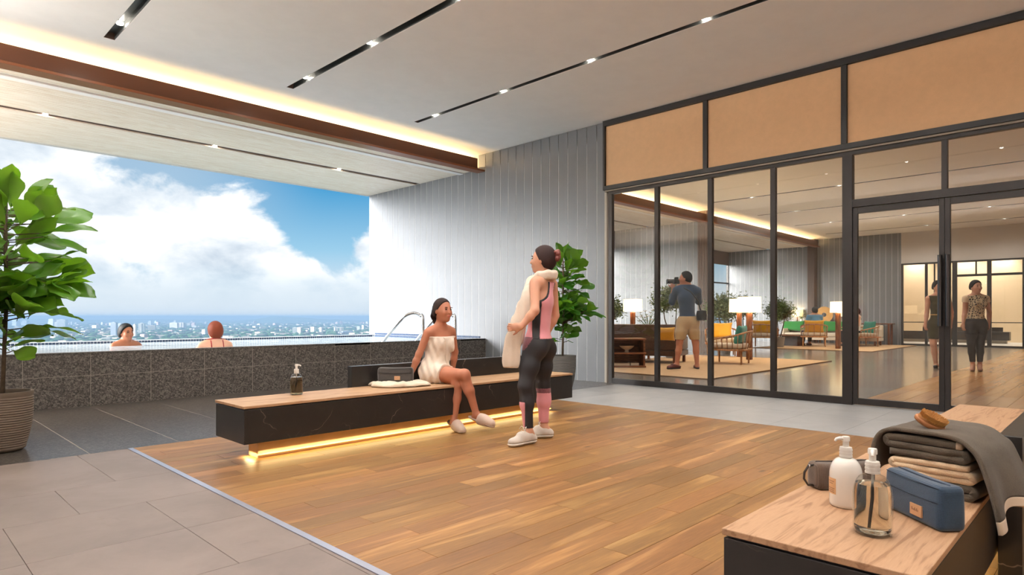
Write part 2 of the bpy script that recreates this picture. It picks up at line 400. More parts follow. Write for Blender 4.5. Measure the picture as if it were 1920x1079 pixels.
# ---- ceiling with long light slots let into it
SLOTS = [(1.84, 1.95), (3.96, 4.06), (6.08, 6.16)] + [(x - .05, x + .05) for x in (10.0, 13.02, 16.05, 19.06, 22.08, 25.12)]
cm = MB(); xs = [XL] + [q for s in SLOTS for q in s] + [XE + 7]
YS = 8.11; YCOVE = 9.35
for k in range(0, len(xs), 2): cm.box(xs[k], xs[k + 1], YB, YCOVE, ZC, ZC + .25)
for k, (a, b_) in enumerate(SLOTS):
    cm.box(a, b_, YS, YCOVE, ZC, ZC + .25); cm.box(a, b_, YB, YS, ZC + .09, ZC + .25)
    if k > 2: cm.box(a, b_, YB, .8, ZC, ZC + .09)
ceil = cm.build('ceiling', M['plaster']); setp(ceil, 'smooth pale plaster ceiling with narrow light slots', 'ceiling', kind='structure')
roof = MB().box(XL - .2, XE + 7.2, YB - .2, YOUT + .1, ZC + .26, ZC + .55).build('ceiling_roof_slab', M['white'])
setp(roof, 'roof slab above the whole interior', 'roof', kind='structure')
names = ['dark recessed ceiling slot with spotlights above the left end of the beam', 'dark recessed ceiling slot with spotlights in the middle of the ceiling', 'long dark ceiling slot with spotlights nearest the glass partition'] + \
        [f'thin dark ceiling slot in the lounge, {w} from the glass partition' for w in ('first', 'second', 'third', 'fourth', 'fifth', 'sixth')]
def spot(loc, watts, parent, col=(1, .95, .88), ang=160, blend=.85, r=.03):
    ld = bpy.data.lights.new('spot_lamp', 'SPOT'); lo = bpy.data.objects.new('spot_lamp', ld); COL.objects.link(lo)
    ld.energy = watts; ld.color = col; ld.spot_size = math.radians(ang); ld.spot_blend = blend; ld.shadow_soft_size = r
    lo.location = loc; lo.parent = parent; return lo
lensme = MB().lathe([(.0, 0), (.033, 0), (.036, .01), (.034, .02), (0.001, .02)], n=20, cap=False).mesh('spotlight', True); lensme.materials.append(M['spotglow'])
for k, (a, b_) in enumerate(SLOTS):
    xc = (a + b_) / 2; ym = YB if k < 3 else .8
    root = empty('light_slot', (xc, YS, ZC), names[k], 'ceiling light', 'linear ceiling light slots')
    h = (b_ - a) / 2; L_ = ym - YS
    m_ = MB(); m_.box(-h + .001, h - .001, L_ + .001, -.001, .075, .089)
    m_.box(-h + .001, -h + .005, L_ + .001, -.001, .002, .075); m_.box(h - .005, h - .001, L_ + .001, -.001, .002, .075)
    m_.build('trough', M['slotmetal'], root)
    MB().box(-h + .005, h - .005, -.012, -.002, .002, .075).build('end_cap', M['slotdark'], root)
    ys = [7.68, 6.185, 4.68, 3.17, 1.66, .15, -1.36] if k < 3 else [7.0, 4.9, 2.8]
    for yy in ys:
        mkobj('spotlight', lensme, None, root, (0, yy - YS, .025))
        spot((0, yy - YS, .018), SPOT_W if k < 3 else LOUNGE_W, root)

# ---- cove beam and board soffit over the pool
beam = empty('trim_2', (XL, 8.80, 3.80), 'dark brown cove beam lit warm from behind', 'beam', kind='structure')
LB = 8.07 - XL
bm_ = MB(); bm_.box(0, LB, -.02, .03, .03, .235); bm_.build('web', M['bronzebeam'], beam)
MB().box(0, XW - XL - .004, -.07, .14, 0, .032).build('lip', M['bronzelip'], beam, bevel=.003)
MB().box(0, LB, .42, .435, .10, .112).build('led_strip', M['ledglow'], beam)
def strip(name, loc, sx, sy, watts, parent, rot=(0, 0, 0), col=(1, .66, .28)):
    ld = bpy.data.lights.new(name, 'AREA'); ld.shape = 'RECTANGLE'; ld.size = sx; ld.size_y = sy; ld.energy = watts; ld.color = col
    lo = bpy.data.objects.new(name, ld); COL.objects.link(lo); lo.location = loc; lo.rotation_euler = rot; lo.parent = parent; return lo
strip('cove_lamp', (LB / 2 + .05, .44, .14), LB, .05, 110, beam, (1.32 * PI, 0, 0), (1, .70, .34))
cw = MB().box(XL, XW, YCOVE - .02, YCOVE + .1, ZSOF - .02, ZC + .25).build('trim_3', M['plaster']); setp(cw, 'pale back wall of the lit ceiling cove', 'trim', kind='structure')
sof = empty('ceiling_soffit', (XL, 8.94, ZSOF), 'pale timber board soffit over the pool', 'ceiling', kind='structure')
MB().box(0, XW - XL, 0, YOUT - 8.94, .022, .05).build('soffit_deck', M['slotdark'], sof)
bp = 0.078; SL = 10.80 - 8.94; m_ = MB(); yy = 0.0
while yy < YOUT - 8.94 - .01:
    y1 = min(yy + bp, YOUT - 8.94)
    if not (yy < SL + .06 and y1 > SL): m_.box(0, XW - XL - .003, yy + .0035, y1 - .0035, 0, .02)
    yy += bp
o = m_.build('boards', M['board'], sof); setp(o, kind='stuff')
for k, px in enumerate((85, 402, 632)):
    p = flo(px, {85: 215, 402: 275, 632: 319}[px], ZSOF + .012)
    mkobj('spotlight', lensme, None, sof, (p.x - XL, SL + .035, .008), scale=(.9, .9, .9))
    spot((p.x - XL, SL + .035, -.004), 60, sof)
fas = MB().box(XL, XW, YOUT, YOUT + .12, ZSOF - .001, ZC + .55).build('trim_4', M['white']); setp(fas, 'roof edge above the pool opening', 'trim', kind='structure')

# ---- grey panelled wall at the end of the pool
def panelled(name, label, x, y0, y1, z0, ztop, yref, pitch=.2, mat_='grey', lowtop=None, ylow=None):
    root = empty(name, (x, y0, 0), label, 'wall', kind='structure')
    MB().box(.016, .19, 0, y1 - y0, z0, ztop).build('wall_core', M['white'], root)
    MB().box(-.0085, .016, .001, y1 - y0 - .001, z0, (lowtop or ztop)).build('seam_backing', M['seam'], root)
    k = math.ceil((y0 - yref) / pitch); ed = [y0]
    while yref + k * pitch < y1 - .005:
        if yref + k * pitch > y0 + .005: ed.append(yref + k * pitch)
        k += 1
    ed.append(y1)
    for a, b_ in zip(ed[:-1], ed[1:]):
        top = lowtop if (lowtop and (a + b_) / 2 > ylow) else ztop
        shbox('wall_panel', M[mat_], root, -.0125, -.0086, a - y0 + .0045, b_ - y0 - .0045, z0 + .002, top - .002, bevel=.001)
    return root
panelled('wall_right', 'grey panelled wall with pale vertical seams at the pool end', XW, 5.945, YOUT + .04, 0, ZC, 8.107, lowtop=ZSOF, ylow=8.9)
for nm, lab, b in (('wall_left', 'plain wall closing the hidden left side', (XL - .2, XL, YB, YOUT, -.1, ZC + .3)), ('wall_back', 'plain wall behind the camera', (XL - .2, XE + 7.2, YB - .2, YB, -.1, ZC + .3))):
    setp(MB().box(*b).build(nm, M['white']), lab, 'wall', kind='structure')

# ---- added unseen cornice, its up-lights brighten the ceiling and soffit
cn = empty('trim_9', (XL, YB, 3.30), 'added white cornice on the hidden left wall, up-lights brighten the ceiling', 'trim', kind='structure')
MB().box(.001, .16, .01, YOUT - YB - .02, 0, .03).build('shelf', M['white'], cn); MB().box(.14, .16, .01, YOUT - YB - .02, .031, .082).build('lip', M['white'], cn)
strip('added_fill_lamp', (.08, (8.6 - YB) / 2, .065), .06, 8.4 - YB, 480, cn, (0, PI + .85, 0), (1, .97, .94)); strip('added_fill_lamp', (.08, 10.75 - YB, .065), .06, 3.4, 620, cn, (0, PI + .95, 0), (1, .88, .74))

# ---- raised pool
pool = empty('pool', (XL, YP, 0), 'raised infinity pool behind a speckled granite wall', 'pool')
MB().box(.012, XW - XL - .015, .0025, .13, 0, .615).build('pool_wall_core', M['lgrout'], pool)
e = [XL + .012, -.70, -.06, .575, 1.211, 1.848, 2.485, 3.122, 3.759, 4.396, 5.031, 5.664, 6.30, 6.94, 7.575, XW - .015]
for a, b_ in zip(e[:-1], e[1:]):
    for z0, z1 in ((0, .362), (.362, .634)):
        shbox('granite_tile', M['granwall'], pool, a - XL + .0028, b_ - XL - .0028, 0, .002, z0 + .0028, z1 - .002, bevel=.001)
for a, b_ in zip(e[:-1], e[1:]):
    shbox('coping_stone', M['granwall'], pool, a - XL + .002, b_ - XL - .002, .0, .14, .606, .634, bevel=.002)
POOLT = pbr('pool_lining', (150, 205, 222), .4)
MB().box(.012, XW - XL - .015, .13, YOUT - YP - .02, -.6, -.5).build('basin_floor', POOLT, pool)
rimy = 12.47 - YP
MB().box(.012, XW - XL - .015, rimy, rimy + .13, -.6, .635).build('infinity_rim', pbr('white_grout_rim', (226, 230, 234), .5), pool)
MT = pbr('dark_blue_mosaic', (58, 72, 96), .25, vary=.4)
m_ = MB(); x = .01
while x < XW - XL - .07: m_.box(x, x + .040, rimy - .006, rimy + .002, .586, .626); x += .048
setp(m_.build('mosaic_tile_row', MT, pool), kind='stuff')
m_ = MB(); y = .16
while y < rimy - .06:
    m_.box(XW - XL - .026, XW - XL - .0135, y, y + .04, .586, .626); m_.box(XW - XL - .026, XW - XL - .0135, y, y + .04, .64, .675); y += .048
setp(m_.build('mosaic_wall_band', MT, pool), kind='stuff')
def watermat():
    m, t, b = newmat('pool_water'); L = t.t.links
    b.inputs['Base Color'].default_value = lin((200, 214, 222)); b.inputs['Roughness'].default_value = .06; b.inputs['IOR'].default_value = 1.33
    oc = t.n('ShaderNodeTexCoord').outputs['Object']
    v = t.n('ShaderNodeMapping', i={'Vector': oc, 'Scale': (1.0, 1.6, 1)}).outputs[0]
    hgt = t.math('ADD', t.noise(v, 3.2, 3, .5, .6), t.math('MULTIPLY', t.noise(v, 11, 2, .5, .5), .35))
    bn = t.n('ShaderNodeBump', i={'Height': hgt, 'Strength': .75, 'Distance': .10}); L.new(bn.outputs[0], b.inputs['Normal'])
    return m
MB().box(.012, XW - XL - .015, .131, rimy - .001, .3, .592).build('water_surface', watermat(), pool)

# ---- glass partition to the lounge
wn = empty('window_1', (XW, 0, 0), 'dark framed glass partition with tan panels above', 'glass partition', kind='structure')
FRM, BLK = M['frame'], M['blackframe']
def fr(name, m, y0, y1, z0, z1, x0=-.03, x1=.035, bevel=.002): return boxpart(name, m, wn, x0, x1, y0, y1, z0, z1, bevel=bevel)
YN = 5.945
fr('top_rail', BLK, YB, YN, 4.055, ZC - .001, -.075, .06); fr('panel_rail', BLK, YB, YN, 3.045, 3.11, -.075, .06)
fr('panel_jamb', BLK, YN - .035, YN, 3.111, 4.054, -.075, .06)
up = [4.21, 2.427, .645, -1.14]
for y in up: fr('panel_mullion', BLK, y - .032, y + .032, 3.111, 4.054, -.07, .06)
ed = [YN - .035] + [q for y in up for q in (y + .032, y - .032)] + [YB]
for k in range(0, len(ed), 2): fr('tan_panel', M['peach'], ed[k + 1] + .001, ed[k] - .001, 3.112, 4.053, -.035, .02, bevel=.004)
fr('ledge', pbr('taupe_ledge', (150, 140, 126), .5), YB, YN - .03, 3.022, 3.044, -.055, .06); fr('head_rail', FRM, YB, 5.865, 2.975, 3.021, -.03, .035)
fr('jamb_cover', pbr('pale_jamb', (176, 168, 156), .6), 5.90, YN - .002, 0, 3.02, -.03, .03)
fr('jamb', FRM, 5.80, 5.868, 0, 2.974)
for y in (5.005, 4.157, 3.286): fr('mullion', FRM, y - .033, y + .033, .086, 2.974)
fr('door_post', FRM, 2.342, 2.453, 0, 2.974, -.04, .05); fr('door_post', FRM, .34, .45, 0, 2.974, -.04, .05)
fr('sill_rail', FRM, 2.454, 5.799, 0, .085); fr('sill_rail', FRM, YB, .339, 0, .085)
fr('transom_bar', FRM, .451, 2.341, 2.345, 2.437, -.04, .05); fr('transom_mullion', FRM, 1.40, 1.456, 2.438, 2.974)
for y in (-.55, -1.5): fr('mullion', FRM, y - .033, y + .033, .086, 2.974)
py = [5.80, 5.005, 4.157, 3.286, 2.42]
for a, b_ in zip(py[:-1], py[1:]): boxpart('pane', M['glass'], wn, -.004, .004, b_ + .034, a - .034, .086, 2.974)
for a, b_ in ((2.341, 1.457), (1.399, .451)): boxpart('transom_pane', M['glass'], wn, -.004, .004, b_ + .001, a - .001, 2.439, 2.973)
for a, b_ in ((.339, -.516), (-.584, -1.466), (-1.534, YB)): boxpart('pane', M['glass'], wn, -.004, .004, b_ + .001, a - .001, .087, 2.973)
def door(nm, label, y0, y1, hy, hside):
    d = empty(nm, (XW, (y0 + y1) / 2, 0), label, 'door', kind='structure'); hw = (y1 - y0) / 2; c = (y0 + y1) / 2
    for q in (-1, 1):
        w = .05
        boxpart('stile', FRM, d, -.022, .027, q * hw - (w if q > 0 else 0), q * hw + (0 if q > 0 else w), .012, 2.34, bevel=.002)
    boxpart('rail', FRM, d, -.022, .027, -hw + .051, hw - .051, .012, .085, bevel=.002); boxpart('rail', FRM, d, -.022, .027, -hw + .051, hw - .051, 2.27, 2.34, bevel=.002)
    boxpart('pane', M['glass'], d, -.004, .004, -hw + .051, hw - .051, .086, 2.269)
    yh = hy - c
    for sx in (-1,):
        x = -.075
        hd = MB().tube([(x, yh, .945), (x, yh, 1.72)], .022, 16).build('handle', pbr('black_chrome', (92, 90, 92), .16, metal=1.0), d, smooth=True)
        for z in (1.05, 1.62): MB().tube([(x, yh, z), (-.02, yh, z)], .01, 10).build('handle_post', M['frame'], hd, smooth=True)
door('door_1', 'left leaf of the dark framed glass double door', 1.429, 2.340, 1.462, 1)
door('door_2', 'right leaf of the dark framed glass double door', .452, 1.425, 1.392, -1)
# ================================================================== lounge behind the glass: shell
XG = XW + .06
fl_ = MB().box(XG, XE + .1, 2.40, YOUT, -.12, 0).build('floor_lounge', granite('polished_granite', (98, 90, 82), (138, 128, 118), (170, 160, 148), rough=.16, scale=70))
setp(fl_, 'polished dark granite floor of the lounge', 'floor', kind='structure')
lw = empty('floor_lounge_oak', (XG, 0, 0), 'oak plank walkway running through the lounge', 'floor', kind='structure')
PL2 = wood('oak_plank_lounge', (160, 118, 80), (174, 130, 88), (186, 144, 102), rough=.25, vary=.3, ring=1.0)
y = 2.398
while y > YB + .2:
    a = random.uniform(-1.2, 0)
    m_ = MB()
    while a < XE - XG:
        b_ = a + 1.6; m_.box(max(a, 0) + .001, min(b_, XE - XG) - .001, y - .198, y - .002, -.06, 0); a = b_
    setp(m_.build('plank_row', PL2, lw, loc=(0, 0, 0)), kind='stuff'); y -= .2
M['browncol'] = pbr('brown_column', (96, 76, 64), .5, vary=.1)
def soffit_bay(x0, x1, n):
    r = empty('trim_%d' % (5 + n), (x0, 8.80, 3.80), ('lit brown cove beam in the first lounge bay', 'lit brown cove beam in the far lounge bay')[n], 'beam', kind='structure')
    L_ = x1 - x0
    MB().box(0, L_ - .12, -.02, .03, .03, .235).build('web', M['bronzebeam'], r); MB().box(0, L_, -.07, .14, 0, .032).build('lip', M['bronzelip'], r)
    strip('cove_lamp', (L_ / 2, .44, .14), L_, .05, 110, r, (1.32 * PI, 0, 0), (1, .68, .32))
    s = empty('ceiling_soffit', (x0, 8.94, ZSOF), ('timber board soffit in the first lounge bay', 'timber board soffit in the far lounge bay')[n], 'ceiling', kind='structure')
    MB().box(0, L_, 0, YOUT - 8.94, .022, .05).build('soffit_deck', M['slotdark'], s)
    m_ = MB(); yy = 0
    while yy < YOUT - 8.95:
        if not (yy < 1.9 and yy + .12 > 1.84): m_.box(0, L_, yy + .004, min(yy + .116, YOUT - 8.94), 0, .02)
        yy += .12
    setp(m_.build('boards', M['board'], s), kind='stuff')
    strip('soffit_lamp', (L_ * .5, 1.87, .0), L_ * .9, .05, 70, s, (0, 0, 0), (1, .92, .82))
    c = MB().box(x0, x1, YCOVE - .02, YCOVE + .1, ZSOF - .02, ZC + .25).build('trim_%d' % (7 + n), M['plaster']); setp(c, ('cove back wall in the first lounge bay', 'cove back wall in the far lounge bay')[n], 'trim', kind='structure')
soffit_bay(XW + .2, 17.2, 0); soffit_bay(17.42, 26.44, 1)
panelled('wall_lounge_bay', 'pale grey panelled wall closing the first lounge bay', 17.22, 9.06, YOUT, 0, ZSOF, 9.06)
panelled('wall_lounge_far_bay', 'pale grey panelled wall closing the far lounge bay', 26.45, 9.15, YOUT, 0, ZSOF, 9.0)
panelled('wall_lounge_end', 'grey panelled end wall of the lounge behind the sofa', XE, 5.99, 9.4, 0, ZC, 6.49)
def column(x0, x1, y0, y1, lab):
    r = empty('column', ((x0 + x1) / 2, (y0 + y1) / 2, 0), lab, 'column', kind='structure'); w, d = (x1 - x0) / 2, (y1 - y0) / 2
    MB().box(-w + .012, w - .012, -d + .012, d - .012, 0, ZC - .001).build('column_core', M['slotdark'], r)
    n = 6
    for k in range(n):
        a = -d + 2 * d * k / n; shbox('slat', M['browncol'], r, -w, -w + .02, a + .006, a + 2 * d / n - .006, 0, ZC - .002)
        a = -w + 2 * w * k / n; shbox('slat', M['browncol'], r, a + .006, a + 2 * w / n - .006, -d, -d + .02, 0, ZC - .002)
column(17.08, 17.42, 8.70, 9.055, 'brown slatted column between the two lounge bays'); column(26.36, 26.695, 8.93, 9.2, 'brown slatted column beside the lounge end wall')
def facade(nm, lab, x0, x1):
    r = empty(nm, (x0, YOUT - .1, 0), lab, 'window', kind='structure'); L_ = x1 - x0
    MB().box(0, L_, 0, .1, 3.30, 3.86).build('header', M['browncol'], r); MB().box(0, L_, 0, .1, 0, .25).build('sill', M['browncol'], r)
    n = max(2, round(L_ / 1.8))
    for k in range(n + 1):
        x = L_ * k / n; MB().box(max(0, x - .04), min(L_, x + .04), 0, .1, .25, 3.3).build('mullion', M['frame'], r)
    for z in (.91, 2.5): MB().box(0, L_, .02, .08, z - .03, z + .03).build('transom', M['frame'], r)
    for k in range(n): MB().box(L_ * k / n + .041, L_ * (k + 1) / n - .041, .047, .053, .251, 3.299).build('pane', M['glass'], r)
facade('window_2', 'tall dark framed windows of the first lounge bay', XW + .2, 17.2); facade('window_3', 'tall dark framed windows of the far lounge bay', 17.42, 26.44)
# far partition and the room beyond it
up_ = MB().box(XE, XE + .2, YB, 5.985, 3.0, ZC).build('wall_lounge_upper', M['white']); setp(up_, 'plain pale wall above the far glass partition', 'wall', kind='structure')
w4 = empty('window_4', (XE, 0, 0), 'black framed glass partition at the far end of the lounge', 'glass partition', kind='structure')
def fr4(nm, y0, y1, z0, z1): boxpart(nm, M['blackframe'], w4, -.03, .05, y0, y1, z0, z1)
fr4('head_rail', YB, 5.985, 2.94, 2.999); fr4('sill_rail', YB, 5.985, 0, .06); fr4('jamb', 5.92, 5.985, .061, 2.939)
ms = [(5.2, .08), (4.95, .04), (4.35, .14), (3.375, .12), (2.455, .08), (1.45, .08), (.5, .12), (-.5, .08), (-1.6, .08)]
for y, w in ms: fr4('mullion', y - w / 2, y + w / 2, .061, 2.939)
fr4('transom_bar', 3.436, 4.279, 2.44, 2.52); fr4('transom_bar', 2.496, 3.314, 2.44, 2.52); fr4('mullion', 3.72, 3.76, 2.521, 2.939)
ed = [5.92] + [q for y, w in ms for q in (y + w / 2, y - w / 2)] + [YB]
for k in range(0, len(ed), 2):
    boxpart('pane', M['glass'], w4, .005, .012, ed[k + 1] + .001, ed[k] - .001, .061, 2.939)
    boxpart('thin_rail', M['blackframe'], w4, -.01, .003, ed[k + 1] + .001, ed[k] - .001, .83, .86)
fb = MB().box(XE + .1, XE + 7, YB, 8, -.12, -.001).build('floor_far_room', pbr('pale_floor', (214, 214, 214), .35)); setp(fb, 'pale floor of the room beyond the lounge', 'floor', kind='structure')
bw = MB().box(32.4, 32.6, YB, 8, 0, ZC).build('wall_far_room', pbr('cream_wall', (232, 210, 178), .8)); setp(bw, 'cream wall lit by downlights at the very back', 'wall', kind='structure')
sw = MB().box(XE + .2, 32.6, 7.8, 8, 0, ZC).build('wall_far_room_side', pbr('cream_wall_side', (226, 206, 178), .8)); setp(sw, 'cream side wall of the room beyond the lounge', 'wall', kind='structure')
for q, (u, lab) in enumerate(((1712, 'left'), (1808, 'middle'), (1876, 'right'))):
    p = at(u, 500, 31.9 * FW.x * 1.39); yy = p.y * 31.9 / p.x
    r = empty('wall_downlight', (32.0, yy, ZC - .12), f'small downlight washing the cream back wall, {lab} one', 'downlight', 'downlights of the far room')
    MB().lathe([(.05, 0), (.05, .1), (.03, .118)], n=16).build('housing', M['blackframe'], r, smooth=True); spot((0, 0, -.01), 240, r, ang=110)
for yy in (-.8,):
    pass
setp(strip('far_room_lamp', (29.4, 2.5, ZC - .03), 3.5, 8, 150, None, (0, 0, 0), (1, .86, .66)))

# ================================================================== lounge furniture
M['rug'] = fabric('straw_rug', (196, 160, 118), scale=120, mott=.14, sheen=.2)
M['cream'] = fabric('cream_cushion', (206, 190, 168), scale=300, mott=.06)
M['yellow'] = fabric('mustard_fabric', (214, 158, 44), scale=300, mott=.08)
M['teal'] = fabric('teal_fabric', (50, 138, 122), scale=300, mott=.08)
M['green'] = fabric('green_fabric', (52, 128, 62), scale=300, mott=.08)
M['rattan'] = fabric('brown_woven', (92, 68, 54), scale=90, mott=.25, rib=.35, ribaxis='Z', ribscale=30)
M['shade'] = pbr('lamp_shade', (255, 246, 226), .9, emit=(255, 226, 170), estr=1.9)
M['shade2'] = pbr('lamp_shade_dim', (250, 238, 200), .9, emit=(255, 226, 160), estr=1.1)
M['darktable'] = pbr('dark_table', (52, 52, 58), .5)
for x0, x1, y0, y1, lab in ((9.75, 15.75, 4.95, 8.5, 'straw coloured rug nearest the glass partition'), (20.75, 26.2, 5.4, 9.0, 'straw coloured rug under the far seating group')):
    r = empty('rug', (x0, y0, .001), lab, 'rug', 'lounge rugs'); MB().box(0, x1 - x0, 0, y1 - y0, 0, .014).build('weave', M['rug'], r, bevel=.004)
    m_ = MB(); m_.box(-.004, x1 - x0 + .004, -.004, .03, .001, .017); m_.box(-.004, .03, .03, y1 - y0, .001, .017); m_.build('border', pbr('rug_border', (120, 88, 58), .9), r)
def pillow_mesh(w, h, t_, n=18):
    m_ = MB(); vs = []; fs = []
    for s in (1, -1):
        k = len(vs)
        for i in range(n + 1):
            for j in range(n + 1):
                u, v = -1 + 2 * i / n, -1 + 2 * j / n
                pinch = 1 - .10 * (1 - u * u) * (abs(v) ** 3) ; pinch2 = 1 - .10 * (1 - v * v) * (abs(u) ** 3)
                b = ((1 - u ** 4) * (1 - v ** 4)) ** .45
                vs.append((s * t_ / 2 * b, u * w / 2 * pinch2, v * h / 2 * pinch))
        for i in range(n):
            for j in range(n):
                q = (k + i * (n + 1) + j, k + (i + 1) * (n + 1) + j, k + (i + 1) * (n + 1) + j + 1, k + i * (n + 1) + j + 1); fs.append(q if s > 0 else q[::-1])
    m_.add(vs, fs); me = m_.mesh('pillow'); bm = bmesh.new(); bm.from_mesh(me); bmesh.ops.remove_doubles(bm, verts=bm.verts, dist=.0008); bm.to_mesh(me); bm.free(); me.shade_smooth(); return me
def pillow(loc, rz, tilt, m, lab, w=.5, h=.42, t_=.16, roll=0.0):
    me = pillow_mesh(w, h, t_); o = mkobj('pillow', me, m, None, loc); o.rotation_euler = Euler((roll, tilt, rz), 'XYZ')
    return setp(o, lab, 'pillow', 'loose pillows in the lounge')
def chair_proto():                                 # faces +X; back and arms are one bent rail carried by spindles
    r = empty('spindle_chair', (0, 0, 0)); A = M['ash']
    MB().box(-.36, .38, -.37, .37, .275, .315).build('seat_frame', A, r, bevel=.012)
    for x, y in ((-.29, -.3), (-.29, .3), (.32, -.3), (.32, .3)):
        MB().lathe([(.016, 0), (.024, .28)], (x, y, 0), 10).build('leg', A, r, smooth=True)
    MB().box(-.30, .38, -.33, .33, .318, .42).build('seat_cushion', M['cream'], r, smooth='all', bevel=.035, seg=3)
    def rail(t_):                                  # t_ 0..1 around the U
        if t_ < .3: s = t_ / .3; return Vector((.30 - .52 * s, .36, .50 + .10 * s))
        if t_ > .7: s = (1 - t_) / .3; return Vector((.30 - .52 * s, -.36, .50 + .10 * s))
        a = PI / 2 + (t_ - .3) / .4 * PI; return Vector((-.22 + .20 * math.cos(a), .36 * math.sin(a), .60 + .07 * abs(math.cos(a))))
    MB().tube([rail(k / 30) for k in range(31)], .019, 8).build('back_rail', A, r, smooth='all')
    for k in range(17):
        p = rail(k / 16); b_ = Vector((max(-.34, p.x * .94), max(-.35, min(.35, p.y * .97)), .31))
        MB().tube([b_, p], .0085, 6).build('spindle', A, r, smooth='all')
    return r
cp = chair_proto(); first = [True]
def chair(x, y, rz, lab, s=1.0, pil=None, pilcol='yellow'):
    o = cp if first[0] else copy_tree(cp); first[0] = False
    o.location = (x, y, .016); o.rotation_euler = (0, 0, rz); o.scale = (s, s, s)
    setp(o, lab, 'chair', 'spindle armchairs in the lounge')
    if pil:
        c, si = math.cos(rz), math.sin(rz); px_, py_ = -.20 * s, 0
        pillow((x + c * px_ - si * py_, y + si * px_ + c * py_, .016 + .60 * s), rz, -.22, M[pilcol], pil, w=.56 * s, h=.40 * s)
    return o
chair(13.35, 6.28, 1.75, 'spindle armchair with teal pillow nearest the photographer', 1.06, 'teal pillow in the armchair behind the photographer', 'teal')
p = flo(1352, 668); chair(p.x, p.y, PI + .5, 'spindle armchair with mustard pillow facing the glass partition', 1.1, 'mustard pillow right of the photographer', 'yellow')
p = flo(1432, 652); chair(p.x, p.y, .2, 'spindle armchair with mustard pillow under the olive tree', 1.15, 'mustard pillow left of the seated man', 'yellow')
p = flo(1526, 650.5); chair(p.x, p.y, .35, 'spindle armchair turned away behind the seated man', 1.15, 'mustard pillow behind the seated man', 'yellow')
p = flo(1618, 650.5); chair(p.x, p.y, 2.4, 'spindle armchair with green pillow beside the seated woman', 1.1, 'sea green pillow beside the seated woman', 'teal')
def lamp(x, y, zs0, zs1, w, pw, lab, base=0.016, shade='shade', watts=24, post='lwood'):
    r = empty('floor_lamp', (x, y, base), lab, 'lamp', 'lamps in the lounge'); h0, h1 = zs0 - base, zs1 - base
    MB().box(-pw / 2, pw / 2, -pw / 2, pw / 2, 0, h0 - .02).build('post', M[post], r, bevel=.006)
    MB().tube([(0, 0, h0 - .03), (0, 0, h0 + .1)], .012, 8).build('stem', M['chrome'], r)
    m_ = MB(); m_.lathe([(w / 2, h0), (w / 2 * .97, h1), (w / 2 * .95, h1), (w / 2 * .98, h0)], n=40, cap=False)
    m_.f += [tuple((3 * 40 + k, 3 * 40 + (k + 1) % 40, (k + 1) % 40, k)) for k in range(40)]
    m_.build('shade', M[shade], r, smooth=True)
    ld = bpy.data.lights.new('bulb', 'POINT'); ld.energy = watts; ld.color = (1, .76, .46); ld.shadow_soft_size = .06
    lo = bpy.data.objects.new('bulb', ld); COL.objects.link(lo); lo.location = (0, 0, (h0 + h1) / 2); lo.parent = r
p = flo(1405, 676); lamp(p.x, p.y, 1.15, 1.52, .55, .115, 'tall lamp with square wooden post beside the teal pillow chair')
p = at(1386, 600, 16.2); lamp(p.x, p.y, 1.16, 1.5, .5, .1, 'wooden post lamp standing half behind the olive tree')
p = flo(1571.5, 655); lamp(p.x, p.y, 1.18, 1.53, .48, .13, 'tall lamp with square wooden post in front of the green sofa')
p = at(1186.5, 600, 14.6); lamp(p.x, p.y, 1.17, 1.45, .44, .09, 'wooden post lamp behind the woven sofa')
for u, lab in ((1495, 'small cream shaded lamp on the console behind the green sofa'), (1582, 'small cream shaded lamp at the right end of the console')):
    p = at(u, 600, 23.9); lamp(26.3, p.y * 26.3 / p.x, 1.05, 1.33, .44, .04, lab, base=.80, shade='shade2', watts=14)
# console table behind the sofa, woven disc, flowers
cs = empty('console_table', (26.3, 7.9, 0), 'dark wooden console behind the green sofa', 'table')
MB().box(-.25, .25, -1.75, .95, .765, .80).build('table_top', M['lwood'], cs, bevel=.004)
for y in (-1.65, .85):
    for x in (-.2, .2): MB().box(x - .03, x + .03, y - .03, y + .03, 0, .764).build('leg', M['lwood'], cs)
p = at(1545.5, 590, 23.9); dy = p.y * 26.36 / p.x
dm = empty('woven_disc', (26.36, dy, .80), 'round woven straw disc standing on the console', 'ornament')
m_ = MB(); n = 40; rr = .32
prof = [(.085, -.02), (rr * .5, -.03), (rr, -.012), (rr, .012), (rr * .5, .03), (.085, .02)]
vs, fs = [], []
for r_, x_ in prof:
    for k in range(n): a = 2 * PI * k / n; vs.append((x_, r_ * math.cos(a), rr + r_ * math.sin(a)))
for j in range(6):
    for k in range(n): fs.append((j * n + k, j * n + (k + 1) % n, ((j + 1) % 6) * n + (k + 1) % n, ((j + 1) % 6) * n + k))
m_.add(vs, fs).build('disc', fabric('straw_disc', (206, 158, 98), scale=60, mott=.15), dm, smooth=True)
MB().box(-.05, .05, -.1, .1, 0, .012).build('stand', M['blackframe'], dm)
